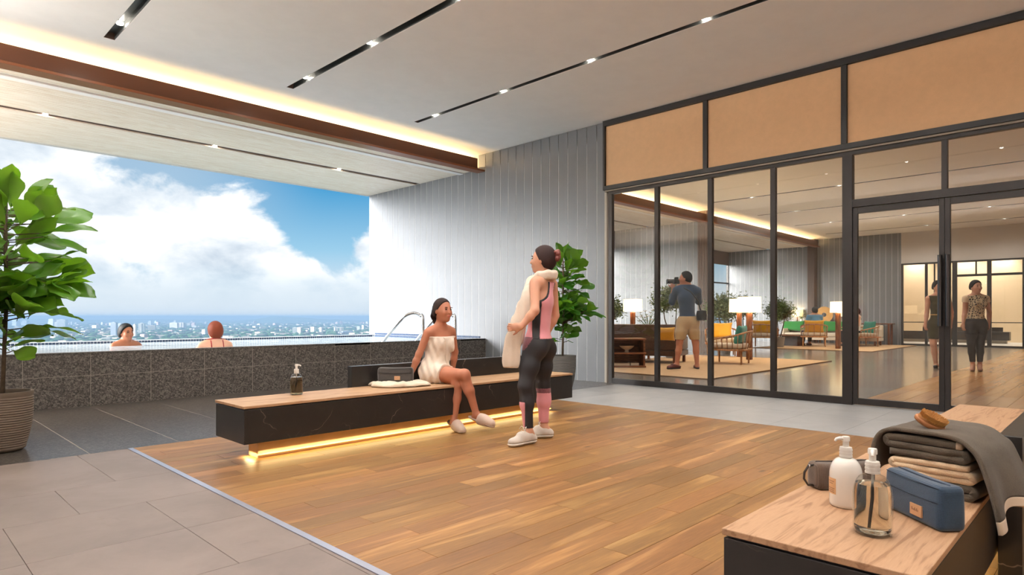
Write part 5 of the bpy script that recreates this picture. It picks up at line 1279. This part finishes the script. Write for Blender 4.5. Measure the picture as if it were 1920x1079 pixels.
for k in range(16):
    a = 2 * PI * k / 16 * 2.3; e = rn.uniform(-.03, .03); c = P(e * .6, -.122 + .014 * math.cos(a), .035 + .03 * math.sin(a)); G.ell(Bn, c, (.021 + rn.uniform(-.005, .006),) * 3, None, .006)
G.mesh(Bn, 'hair_bun', HBR, SW.root, smooth_it=0)
# towel round the neck: collar roll plus two hanging ends
TN = fabric('white_towel', (226, 210, 194), scale=260, mott=.06, sheen=.4, bump=.5); Tn = G.new(); nk = J['nek'] + UPV * .028
ring = []
for k in range(13):
    a = -.2 + (PI * 1.4) * k / 12; ring.append(nk + (-fwdS.normalized() * math.cos(a - PI * .5) * 0))
fS = nrm(fwdS); sS = nrm(fS.cross(UPV))
ring = [nk + fS * .085 - sS * .075 - UPV * .035, nk + fS * .02 - sS * .098 + UPV * .006, nk - fS * .055 - sS * .075 + UPV * .020, nk - fS * .088 + UPV * .022, nk - fS * .055 + sS * .075 + UPV * .020, nk + fS * .02 + sS * .098 + UPV * .006, nk + fS * .085 + sS * .075 - UPV * .035]
for a, b in zip(ring[:-1], ring[1:]):
    G.cone(Tn, a, b, .028, .028, .02)
    G.cone(Tn, a - UPV * .026, b - UPV * .026, .024, .024, .012)
def strand(pts, rad, flat, q):
    Q = []
    for k in range(len(pts) - 1):
        a, b, c, d = pts[max(0, k - 1)], pts[k], pts[k + 1], pts[min(len(pts) - 1, k + 2)]
        for j in range(5): f_ = j / 5; Q.append((.5 * ((2 * b) + (c - a) * f_ + (2 * a - 5 * b + 4 * c - d) * f_ ** 2 + (3 * b - a - 3 * c + d) * f_ ** 3), rad[k] + (rad[k + 1] - rad[k]) * f_))
    Q.append((pts[-1], rad[-1]))
    for (a, ra), (b, rb) in zip(Q[:-1], Q[1:]): G.cone(Tn, a, b, ra, rb, .012, flat, q)
strand([ring[0], at(990, 556, 5.16), at(979, 590, 5.15), at(967, 618, 5.15), at(961, 650, 5.17), at(958, 680, 5.18)], [.040, .048, .056, .048, .060, .072], FW * .9 + RT * .3, .34)
strand([ring[6], at(992, 556, 5.38), at(976, 600, 5.36), at(966, 640, 5.34), at(954, 672, 5.32)], [.040, .05, .055, .055, .06], FW * .9 + RT * .3, .34)
X_, Y_, Z_ = G.ax[0][:, None, None], G.ax[1][None, :, None], G.ax[2][None, None, :]
Tn = Tn + (.0016 * np.sin((X_ * RT.x + Y_ * RT.y) * 120 + np.sin(Z_ * 5) * 1.2) * np.clip((nk.z - .06 - Z_) * 8, 0, 1)).astype(np.float32)
Tn = np.maximum(Tn, -SW.pl(at(960, 690, 5.2), UPV)); Tn = np.maximum(Tn, -(SW.A - .001)); G.mesh(Tn.astype(np.float32), 'neck_towel', TN, SW.root)
SHM = fabric('white_trainer', (206, 196, 186), scale=300, mott=.06); SOL = pbr('white_sole', (220, 212, 204), .6)
for q in ('L', 'R'):
    sh_ = SW.shoe(q, SHM, SOL, .97, 'trainer', high=.012)
    an, tp = J['an' + q], J['toe' + q]; f = nrm(Vector((tp.x - an.x, tp.y - an.y, 0))); sd = f.cross(UPV); m_ = MB()
    for k in range(4):
        c = an.lerp(tp, .38 + .13 * k) + UPV * (.044 - .005 * k); m_.tube([c - sd * .024 - UPV * .006, c + UPV * .007, c + sd * .024 - UPV * .006], .0032, 6)
    c = an.lerp(tp, .34) + UPV * .054
    for e in (-1, 1): m_.tube([c, c + sd * .03 * e + UPV * .012, c + sd * .035 * e - UPV * .012 + f * .02], .003, 6)
    o = m_.build('laces', pbr('shoe_lace', (232, 226, 220), .8), SW.root, smooth='all'); o.matrix_parent_inverse = Matrix.Translation(-SW.root.location)

# ------------------------------------------------------------------ woman in a towel on the bench
J = dict(pel=at(815, 692, 6.10), che=at(824, 645, 6.13), nek=at(826, 614, 6.14), hd=at(830, 582, 6.10),
         shR=at(802, 624, 6.01), elR=at(786, 664, 6.01), wrR=at(770, 703, 6.0), shL=at(847, 622, 6.25), elL=at(853, 660, 6.38), wrL=at(848, 698, 6.40),
         hipR=at(810, 702, 6.02), knR=at(871, 703, 5.76), anR=at(893, 777, 5.80), toeR=at(917, 791, 5.73),
         hipL=at(830, 702, 6.18), knL=at(858, 720, 5.83), anL=at(851, 790, 5.80), toeL=at(864, 803, 5.70))
fB = Vector((.08, -1, 0))
SE = Person('seated woman wrapped in a white towel with crossed legs', (J['pel'].x, J['pel'].y, .001), J, fB + Vector((0, 0, .12)), RT * .72 - FW * .62 - UPV * .02, skinmat('skin_tan', (182, 120, 94)), sc=.875, h=.006, headk=1.12, bust=.9,
            hands={'R': (-RT * .75 - FW * .1 - UPV * .35, -UPV, .08, 1), 'L': (FW * .4 - UPV * .7, -UPV, .2, -1)})
G = SE.G; J = SE.J; TL = G.smin(SE.T, SE.L, .06)
X_, Y_, Z_ = G.ax[0][:, None, None], G.ax[1][None, :, None], G.ax[2][None, None, :]
fold = (.0045 * np.sin((X_ * RT.x + Y_ * RT.y) * 95 + Z_ * 38) + .003 * np.sin((X_ - Y_) * 60 - Z_ * 50)).astype(np.float32)
hem = lambda q, t: SE.pl(J['hip' + q].lerp(J['kn' + q], t), nrm(J['kn' + q] - J['hip' + q]) - UPV * .25)
SE.wear('towel_wrap', TN, TL + fold, .022, [SE.pl(J['che'] + UPV * .075, UPV + fB * .05), hem('R', .40), -SE.pl((0, 0, .4215), UPV)])
ov = SE.pl(J['che'] + Vector((.02, 0, 0)), Vector((1, 0, .25)))
SE.wear('towel_overlap', TN, SE.T + fold * .6, .031, [SE.pl(J['che'] + UPV * .070, UPV + fB * .05), -SE.pl(J['che'] + Vector((-.03, 0, 0)), Vector((1, 0, .18))), SE.pl(J['che'] + Vector((.05, 0, 0)), Vector((1, 0, -.15))), -SE.pl(J['pel'] + UPV * .03, UPV), SE.pl(J['che'], -fB * -1 * -1) - .0])
HB2 = pbr('dark_brown_hair', (38, 22, 18), .62, spec=.25, bump=.5, bscale=120, bdist=.003)
def tail(G_, D):
    P = SE.P; G_.ell(D, P(-.0, -.112, -.01), np.array((.03, .03, .03)), SE.hfr, .02)
    for a, b, r0, r1 in ((P(0, -.118, -.015), P(0, -.128, -.06), .026, .028), (P(0, -.128, -.06), P(0, -.115, -.125), .028, .014)): G_.cone(D, a, b, r0, r1, .02)
SE.hair(HB2, .009, (.046, .062), -.058, tail)
SLP = fabric('beige_slipper', (206, 184, 168), scale=300, mott=.06)
for q in ('L', 'R'):
    an, tp = J['an' + q], J['toe' + q]; d = nrm(tp - an); f = nrm(Vector((tp.x - an.x, tp.y - an.y, -.09 if q == 'L' else (tp.z - an.z) * .9))); dn = nrm(f.cross(nrm(f.cross(UPV)))); sd = nrm(f.cross(UPV)); upn = nrm(sd.cross(f)); U = G.new()
    hl = an - f * .03 - upn * .05; to = tp + f * .025 - upn * .006
    G.cone(U, hl.lerp(to, .42), to, .046, .040, .02); G.ell(U, an.lerp(tp, .6) + upn * .0, (.075, .046, .040), (f, sd, upn), .03)
    U = np.maximum(U, -SE.pl(an.lerp(tp, .25), f)); zlow = .004
    o = G.mesh(np.maximum(U, -SE.pl((0, 0, zlow), UPV)).astype(np.float32), 'slipper', SLP, SE.root)
    So = G.new(); G.cone(So, hl - upn * .0, to - upn * .02, .040, .044, .01, upn, .3)
    o2 = G.mesh(np.maximum(So, -SE.pl((0, 0, zlow), UPV)).astype(np.float32), 'slipper_sole', pbr('slipper_sole', (176, 152, 136), .8), SE.root)

# ------------------------------------------------------------------ photographer behind the glass
d0 = 12.5
J = dict(pel=at(1289, 598, d0), che=at(1287, 560, d0), nek=at(1288, 537, d0), hd=at(1285, 522, d0 - .02),
         shL=at(1268, 545, d0 + .02), elL=at(1260, 567, d0 + .12), wrL=at(1262, 541, d0 + .25), shR=at(1308, 546, d0 - .02), elR=at(1310, 566, d0 + .2), wrR=at(1283, 540, d0 + .30),
         hipL=at(1280, 605, d0), knL=at(1274, 643, d0 - .03), anL=at(1269, 683, d0 - .02), toeL=at(1256, 689, d0 - .12), hipR=at(1297, 605, d0), knR=at(1304, 643, d0), anR=at(1307, 685, d0), toeR=at(1305, 690, d0 + .16))
fz = flo(1290, 693)
PH = Person('man in a navy shirt and khaki shorts taking photographs in the lounge', (J['pel'].x, J['pel'].y, .016), J, FW * .75 - RT * .55, -RT * .85 + FW * .4, skinmat('skin_photographer', (196, 134, 108)), sc=1.16, male=True, h=.0115,
            hands={'L': (UPV * .8 + FW * .3, FW, .8, 1), 'R': (-RT * .6 + UPV * .3, FW, .8, -1)})
J = PH.J; NAVY = fabric('navy_shirt', (52, 72, 98), mott=.08, scale=200); KHA = fabric('khaki_cotton', (196, 168, 128), mott=.06, scale=200)
PH.wear('shirt', NAVY, PH.G.smin(PH.T, PH.A, .03), .018, [-PH.pl(J['pel'], UPV), PH.pl(J['nek'] + UPV * .03, UPV), np.minimum(PH.pl(J['shL'] - UPV * .12, UPV), 0) * 0 - 1, -(PH.sph(J['wrL'], .15)), -(PH.sph(J['wrR'], .12))])
PH.wear('shorts', KHA, PH.G.smin(PH.T, PH.L, .03), .024, [PH.pl(J['pel'] + UPV * .05, UPV), -PH.pl(J['knL'] + UPV * .06, UPV)])
PH.hair(pbr('black_hair', (18, 16, 18), .75, spec=.2), .010, (.045, .05), -.06)
for q in ('L', 'R'): PH.shoe(q, pbr('maroon_shoe', (96, 36, 36), .5), pbr('dark_sole', (40, 26, 24), .6), 1.15, 'shoe', high=-.02)
def held(name, label, cat, loc, rz): return empty(name, loc, label, cat, rz=rz)
cmr = held('camera', 'black camera held up to the photographer\'s eye', 'camera', at(1268, 528, d0 + .16), math.atan2(-RT.y, -RT.x)); CB = pbr('camera_black', (24, 24, 26), .4)
MB().box(-.05, .05, -.08, .08, -.055, .05).build('camera_body', CB, cmr, bevel=.01); MB().tube([(.05, 0, 0), (.09, 0, 0), (.10, 0, 0), (.19, 0, 0)], [.045, .045, .04, .05], 20).build('lens', CB, cmr, smooth=True); MB().box(-.04, .04, -.03, .03, .05, .085).build('viewfinder', CB, cmr, bevel=.008)
bg = held('shoulder_bag', 'round black camera bag at the photographer\'s hip', 'bag', at(1315.5, 592, d0 - .16), 0); MB().lathe([(.04, -.10), (.09, -.09), (.105, 0), (.09, .09), (.04, .10)], n=24).build('bag_body', CB, bg, smooth=True)
o = MB().tube([at(1314, 585, d0 - .16), at(1309, 565, d0 - .19), at(1296, 548, d0 - .2), at(1282, 540, d0 - .15)], .012, 6).build('strap', CB, bg, smooth='all'); o.matrix_parent_inverse = Matrix.Translation(-bg.location)

# ------------------------------------------------------------------ two women walking towards the glass doors
def walker(label, u, v, d, topm, kind, hairm, skin, uo):
    A_ = lambda du, dv, dd=0: at(u + du, dv, d + dd)
    J = dict(pel=A_(0, 605), che=A_(0, 571), nek=A_(0, 554), hd=A_(0, 538, -.03), shL=A_(19, 560), elL=A_(25, 586, .03), wrL=A_(24, 607, -.03), shR=A_(-19, 560), elR=A_(-21, 586, .03), wrR=A_(-24, 607, -.03),
             hipL=A_(9, 611), knL=A_(8, 645, -.02), anL=A_(uo[0], 685), toeL=A_(uo[0] + 1, 691, -.15), hipR=A_(-9, 611), knR=A_(-9, 645, -.04), anR=A_(uo[1], 685), toeR=A_(uo[1] - 1, 691, -.15))
    p = Person(label, (J['pel'].x, J['pel'].y, .002), J, -FW, -FW - UPV * .08, skin, sc=1.06, h=.010, hands={'L': (-UPV, FW * .2 - RT, .5, 1), 'R': (-UPV, RT + FW * .2, .5, -1)})
    J = p.J; TLA = p.G.smin(p.T, p.L, .05)
    if kind == 'dress':
        p.wear('dress', topm, TLA, .014, [p.pl(J['nek'] - UPV * .01, UPV), -p.pl(J['knL'] + UPV * .10, UPV), np.minimum(p.A * 0 - 1, 0)])
        p.wear('belt', pbr('gold_belt', (190, 150, 84), .4), p.T, .020, [p.pl(J['pel'].lerp(J['che'], .46), UPV), -p.pl(J['pel'].lerp(J['che'], .38), UPV)])
    else:
        p.wear('blouse', topm, p.T, .016, [p.pl(J['nek'] - UPV * .035, UPV - FW * -.5), -p.pl(J['pel'] + UPV * .06, UPV)])
        for q in ('L', 'R'): p.wear('sleeve', pbr('cream_sleeve', (214, 190, 160), .8), p.A, .014, [p.pl(J['sh' + q].lerp(J['el' + q], .28), nrm(J['el' + q] - J['sh' + q])), -p.pl(J['nek'].lerp(J['sh' + q], .55), RT * (1 if q == 'L' else -1))])
        p.wear('skirt', pbr('black_skirt', (24, 23, 25), .7), TLA, .018, [p.pl(J['pel'] + UPV * .075, UPV), -p.pl(J['hipL'].lerp(J['knL'], .45), UPV)])
        p.wear('leggings', pbr('black_leggings', (22, 21, 23), .6), TLA, .008, [p.pl(J['pel'], UPV), -p.pl(J['anL'] + UPV * .06, UPV)])
    p.hair(hairm, .016, (.050, .050), -.03)
    for q in ('L', 'R'): p.shoe(q, pbr('pump_' + kind, (26, 24, 26) if kind == 'dress' else (186, 140, 120), .4), pbr('pump_sole_' + kind, (30, 26, 26), .6), .92, 'shoe', high=-.035, sole=.014)
    return p
def pattern():
    m, t, b = newmat('patterned_blouse'); oc = t.n('ShaderNodeTexCoord').outputs['Object']; v = t.n('ShaderNodeTexVoronoi', feature='DISTANCE_TO_EDGE', i={'Vector': oc, 'Scale': 26.0}).outputs['Distance']
    t.t.links.new(t.mix(t.ss(v, .10, .22), lin((206, 186, 152)), lin((52, 46, 42))), b.inputs['Base Color']); b.inputs['Roughness'].default_value = .8; return m
HK = pbr('black_hair_women', (18, 15, 16), .7, spec=.2, bump=.5, bscale=80)
walker('woman in patterned blouse and black leggings walking to the doors', 1830, 696, 12.2, pattern(), 'blouse', HK, skinmat('skin_walker', (196, 146, 122)), (7, -6))
walker('woman in an olive dress half hidden by the door handles', 1759, 690, 12.9, fabric('olive_dress', (70, 64, 38), mott=.06), 'dress', HK, skinmat('skin_walker_dress', (206, 154, 128)), (5, -4))

# ------------------------------------------------------------------ two seated lounge guests
def guest(label, u, d, hdv, fwd, seat, topm, hairm, skin, male, lean=0.0, sleeves=True):
    f = nrm(fwd); sd = nrm(f.cross(UPV)); h0 = at(u, hdv, d); s_ = (h0.z - seat - .06) / .70
    pel = Vector((h0.x, h0.y, seat + .10)) - f * lean; X = lambda base, a, b, c: base + f * a * s_ + sd * b * s_ + UPV * c * s_
    nek = h0 - UPV * .125 * s_ - f * .02; che = pel.lerp(nek, .62)
    J = dict(pel=pel, che=che, nek=nek, hd=h0, shL=X(nek, 0, -.185, -.05), shR=X(nek, 0, .185, -.05)); J['elL'] = X(J['shL'], .05, -.06, -.27); J['elR'] = X(J['shR'], .05, .06, -.27); J['wrL'] = X(J['elL'], .22, .06, -.05); J['wrR'] = X(J['elR'], .22, -.06, -.05)
    for q, e in (('L', -1), ('R', 1)):
        J['hip' + q] = X(pel, .02, e * .09, -.01); J['kn' + q] = X(pel, .43, e * .11, .02); k = J['kn' + q]; J['an' + q] = Vector((k.x, k.y, .11)); J['toe' + q] = J['an' + q] + f * .13 - UPV * .06
    p = Person(label, (pel.x, pel.y, .017), J, f, f, skin, sc=s_, male=male, h=.014); J = p.J
    B = p.G.smin(p.T, p.A, .03) if sleeves else p.T
    p.wear('shirt', topm, B, .02, [p.pl(J['nek'] + UPV * .0, UPV), -p.pl(J['pel'] + UPV * .0, UPV)] + ([-(-np.maximum(p.pl(J['elL'] + UPV * .05, -UPV), -9))] if sleeves else []))
    p.wear('trousers', pbr('dark_trousers', (44, 50, 58), .8), p.G.smin(p.T, p.L, .03), .02, [p.pl(J['pel'] + UPV * .06, UPV), -p.pl(J['anL'] + UPV * .04, UPV)])
    p.hair(hairm, .012, (.045, .05), -.055)
    for q in ('L', 'R'): p.shoe(q, pbr('grey_shoe', (96, 92, 90), .6), pbr('grey_sole', (60, 58, 58), .6), s_, 'shoe', high=-.02)
ch4 = flo(1526, 650.5); ch5 = flo(1618, 650.5)
guest('man in a light blue shirt sitting with his back turned', 1527, (ch4.dot(FW)) + .15, 583, FW * .95 - RT * .1, .40, fabric('sky_blue_shirt', (96, 146, 182), mott=.06), pbr('guest_black_hair', (20, 18, 18), .5), skinmat('skin_guest', (190, 136, 108)), True)
guest('woman in a white blouse sitting at the far right of the lounge', 1606, (ch5.dot(FW)) + .05, 585, -RT * .95 + FW * .2, .40, fabric('white_blouse', (226, 218, 208), mott=.05), HB, skinmat('skin_guest_woman', (214, 160, 132)), False, sleeves=False)

# ------------------------------------------------------------------ two bathers in the pool
def bather(label, u, d, hdv, fwd, skin, hairm, sh, bun, straps):
    h0 = at(u, hdv, d); f = nrm(fwd); sd = nrm(f.cross(UPV)); s_ = 1.12; nek = h0 - UPV * .135 * s_ - f * .015
    J = dict(hd=h0, nek=nek, che=nek - UPV * .15 * s_, pel=nek - UPV * .45 * s_, shL=nek - sd * .17 * s_ - UPV * .05 * s_, shR=nek + sd * .17 * s_ - UPV * .05 * s_); J['hipL'] = J['pel'] - sd * .08; J['hipR'] = J['pel'] + sd * .08
    J['elL'] = J['shL'] - UPV * .22 - sd * .12 + f * .1; J['elR'] = J['shR'] - UPV * .22 + sd * .12 + f * .1; J['wrL'] = J['elL'] + f * .22; J['wrR'] = J['elR'] + f * .22
    p = Person(label, (h0.x, h0.y, .25), J, f, f, skin, sc=s_, h=.008, legs=False, lo=.31)
    def ex(G_, D):
        if bun: G_.ell(D, p.P(0, -.105, -.045), np.array((.045, .035, .035)), p.hfr, .02)
    p.hair(hairm, .020, (.040, .045), -.058 if bun else -.085, ex)
    if straps: p.wear('bikini_straps', pbr('red_strap', (150, 30, 36), .6), p.G.smin(p.T, p.H, .03), .006, [np.abs(np.abs(p.pl(J['nek'], sd)) - .085) - .009, p.pl(J['nek'] + UPV * .02, UPV), -p.pl(J['che'] - UPV * .1, UPV)])
    if straps: p.wear('bikini_neck_tie', pbr('red_tie', (150, 30, 36), .6), p.G.smin(p.T, p.H, .03), .007, [np.abs(p.pl(J['nek'] + UPV * .03, UPV + f * .2)) - .009, p.pl(J['nek'], f)])
bather('woman with black hair in the pool, head above the water', 237, 9.9, 624, RT * .86 - FW * .42, skinmat('skin_brown', (164, 106, 78)), pbr('hair_black_wet', (20, 20, 21), .6, spec=.25, bump=.4, bscale=60), False, True, False)
bather('woman with auburn hair in the pool, seen from behind', 403, 9.3, 621, FW * .6 - RT * .62, skinmat('skin_pale', (226, 176, 150)), pbr('hair_auburn', (122, 56, 34), .6, spec=.25, bump=.5, bscale=60), True, False, True)
# ================================================================== city far below, beyond the pool
ZG = -110.0
def terrainmat():
    m, t, b = newmat('city_greenery'); L = t.t.links; oc = t.n('ShaderNodeTexCoord').outputs['Object']
    n1 = t.noise(oc, .0016, 8, .65); n2 = t.noise(oc, .012, 6, .7)
    c = t.mix(t.ss(n2, .35, .65), lin((48, 78, 52)), lin((92, 112, 72))); c = t.mix(t.ss(n1, .55, .62), c, lin((168, 160, 146)))
    c = t.mix(t.ss(t.noise(oc, .03, 4, .6), .60, .68, 0, .8), c, lin((188, 176, 162)))
    L.new(c, b.inputs['Base Color']); b.inputs['Roughness'].default_value = .9; b.inputs['Specular IOR Level'].default_value = .1; return m
def gpt(u, d): q = FW * d + RT * ((u - 960) / FPX * d); return q
c4 = [gpt(-1400, 250), gpt(2300, 250), gpt(2300, 45000), gpt(-1400, 45000)]
ter = MB().add([(p.x, p.y, ZG) for p in c4] + [(p.x, p.y, ZG - 20) for p in c4], [(0, 1, 2, 3), (7, 6, 5, 4), (0, 4, 5, 1), (1, 5, 6, 2), (2, 6, 7, 3), (3, 7, 4, 0)]).build('ground_city', terrainmat())
setp(ter, 'green city plain far below the pool', 'ground', kind='structure')
rn = random.Random(21)
def hill(name, lab, u0, u1, d, peaks, depth):
    n = 60; vs, fs = [], []
    for i in range(n + 1):
        u = u0 + (u1 - u0) * i / n; hgt = sum(a * math.exp(-((u - c) / w) ** 2) for c, w, a in peaks) + 6 * vnoise(u * .05, d * .001, 2) + 4
        e = math.sin(PI * i / n) ** .4
        for j, (dd, f_) in enumerate(((0, 0), (depth * .3, .6), (depth * .5, 1), (depth * .7, .7), (depth, 0))): q = gpt(u, d + dd); vs.append((q.x, q.y, ZG + max(0, hgt * f_ * e) - (2 if f_ == 0 else 0)))
    for i in range(n):
        for j in range(4): a = i * 5 + j; fs.append((a, a + 5, a + 6, a + 1))
    o = MB().add(vs, fs).build(name, pbr(name + '_green', (70, 96, 66), .95, spec=.1, mott=.3, mscale=.004), smooth='all'); setp(o, lab, 'hill', kind='structure')
hill('hill_far', 'low blue hills on the horizon right of the bathers', 420, 760, 11500, [(515, 26, 95), (560, 40, 80), (470, 40, 60), (640, 60, 45)], 2500)
hill('hill_left', 'flat wooded ridge on the horizon at the left', -200, 440, 12500, [(60, 120, 60), (280, 90, 55), (400, 60, 60)], 2500)
CW = [pbr('tower_white', (226, 222, 214), .7), pbr('tower_cream', (214, 204, 192), .7), pbr('tower_grey', (176, 184, 194), .6), pbr('tower_rose', (206, 178, 170), .7)]
def tower_mesh(kind):
    m_ = MB(); m_.box(-.5, .5, -.5, .5, 0, .96); m_.box(-.25, .2, -.3, .3, .96, 1.0)
    for k in range(14):
        z = .03 + k * .066; m_.box(-.53, .53, -.53, .53, z, z + .022)
    if kind == 1: m_.box(-.08, .08, -.60, -.5, 0, .97)
    if kind == 2: m_.box(-.9, -.5, -.3, .3, 0, .7)
    me = m_.mesh('city_tower'); return me
TM = []
for mt in CW:
    for k in range(3):
        me = tower_mesh(k); me.materials.append(mt); TM.append(me)
def tower(u, vtop, vbase, wpx, mi):
    d = FPX * (CAMH - ZG) / (vbase - HZ); q = gpt(u, d); hgt = (vbase - vtop) * d / FPX; w = wpx * d / FPX
    o = mkobj('city_tower', TM[mi], None, None, (q.x, q.y, ZG)); o.scale = (w, w * .8, hgt); o.rotation_euler = (0, 0, TH - PI / 2 + rn.uniform(-.5, .5))
    setp(o, 'pale high-rise block in the hazy city beyond the pool', 'building', 'distant city towers'); return o
spec = [(100, 598, 615, 12, 8), (117, 599, 615, 14, 2), (214, 604, 634, 9, 6), (226, 606, 630, 6, 7), (253, 608, 634, 5, 0), (266, 606, 626, 10, 1), (285, 610, 622, 12, 3), (328, 605, 617, 14, 0), (341, 605, 617, 10, 4), (180, 610, 618, 10, 0), (293, 602, 611, 5, 6), (282, 602, 611, 5, 8), (365, 611, 616, 8, 0), (384, 618, 630, 8, 1), (553, 614, 627, 8, 0), (562, 614, 627, 7, 3), (587, 613, 625, 7, 1), (602, 614, 625, 5, 0), (630, 614, 624, 6, 0), (640, 614, 624, 7, 4), (651, 621, 627, 18, 8), (672, 612, 620, 5, 0), (681, 610, 620, 4, 1), (30, 600, 612, 9, 6), (48, 601, 612, 8, 8), (478, 612, 617, 7, 0), (492, 613, 619, 9, 3), (321, 619, 624, 9, 9), (270, 627, 635, 10, 9), (200, 633, 641, 14, 2), (160, 621, 626, 12, 1)]
special = {100: 'blue grey tower block on the skyline right of the fig', 117: 'wide white block beside the blue grey tower on the skyline', 214: 'tallest pale grey tower, just left of the black-haired bather', 226: 'slim tower directly behind the black-haired bather', 253: 'slim white tower just right of the black-haired bather', 328: 'broad white block on the skyline between the two bathers', 651: 'low wide blue grey block near the end of the pool', 553: 'leftmost of the white blocks right of the auburn-haired bather', 200: 'nearest low white block above the pool rim at the left', 681: 'white tower closest to the grey pool wall', 270: 'rose coloured block right of the black-haired bather', 384: 'white block touching the auburn-haired bather on the left'}
for t_ in spec:
    o = tower(*t_)
    if t_[0] in special: o['label'] = special[t_[0]]
for k in range(60):
    vb = rn.choice((rn.uniform(607, 613), rn.uniform(611, 628))); u = rn.uniform(20, 700); tower(u, vb - rn.uniform(2.5, 6) * (1.2 if vb < 614 else .8), vb, rn.uniform(2.5, 6), rn.randrange(12))
m_ = MB()
for k in range(1150):
    d = 1500 * (8.0 ** rn.random()); u = rn.uniform(-60, 760); q = gpt(u, d); w, l, hh, a = rn.uniform(8, 28), rn.uniform(8, 30), rn.uniform(5, 14), rn.uniform(0, PI); cu, su = math.cos(a), math.sin(a)
    base = [(q.x + x * cu - y * su, q.y + x * su + y * cu) for x, y in ((-w, -l), (w, -l), (w, l), (-w, l))]; m_.prism(base, ZG, ZG + hh)
o = m_.build('low_house', pbr('house_pale', (178, 164, 150), .8)); setp(o, 'scattered low pale houses between the trees of the city', 'houses', kind='stuff')
m_ = MB()
for k in range(5200):
    d = 900 * (11.0 ** rn.random()); u = rn.uniform(-80, 780); q = gpt(u, d); r_ = rn.uniform(9, 26) * (.6 + d / 6000); hh = rn.uniform(8, 15); n = 6; a0 = rn.random() * 6
    ring = [(q.x + r_ * math.cos(a0 + 2 * PI * i / n) * rn.uniform(.8, 1.2), q.y + r_ * math.sin(a0 + 2 * PI * i / n) * rn.uniform(.8, 1.2)) for i in range(n)]
    m_.add([(x, y, ZG) for x, y in ring] + [(q.x + (x - q.x) * .8, q.y + (y - q.y) * .8, ZG + hh * .75) for x, y in ring] + [(q.x, q.y, ZG + hh)], [(i, (i + 1) % n, n + (i + 1) % n, n + i) for i in range(n)] + [(n + i, n + (i + 1) % n, 2 * n) for i in range(n)])
o = m_.build('tree_canopy', pbr('canopy_green', (52, 84, 50), .95, spec=.1, mott=.35, mscale=.01), smooth='all'); setp(o, 'dense green tree canopy covering the city plain', 'trees', kind='stuff')
# humid air lying over the plain
hz = bpy.data.materials.new('humid_air'); hz.use_nodes = True; t = NT(hz.node_tree); hz.node_tree.nodes.clear()
vs_ = t.n('ShaderNodeVolumeScatter', i={'Color': (.19, .29, .41, 1), 'Density': HAZE, 'Anisotropy': .0}); va_ = t.n('ShaderNodeVolumeAbsorption', i={'Color': (.19, .29, .41, 1), 'Density': HAZE}); ad_ = t.n('ShaderNodeAddShader', i={0: vs_.outputs[0], 1: va_.outputs[0]}); t.n('ShaderNodeOutputMaterial', i={'Volume': ad_.outputs[0]})
c4 = [gpt(-1300, 400), gpt(2200, 400), gpt(2200, 40000), gpt(-1300, 40000)]
hb = MB().add([(p.x, p.y, ZG + .5) for p in c4] + [(p.x, p.y, ZG + 125) for p in c4], [(3, 2, 1, 0), (4, 5, 6, 7), (0, 1, 5, 4), (1, 2, 6, 5), (2, 3, 7, 6), (3, 0, 4, 7)]).build('haze_layer', hz); setp(hb, 'bluish humid haze lying over the distant city', 'haze', kind='stuff')
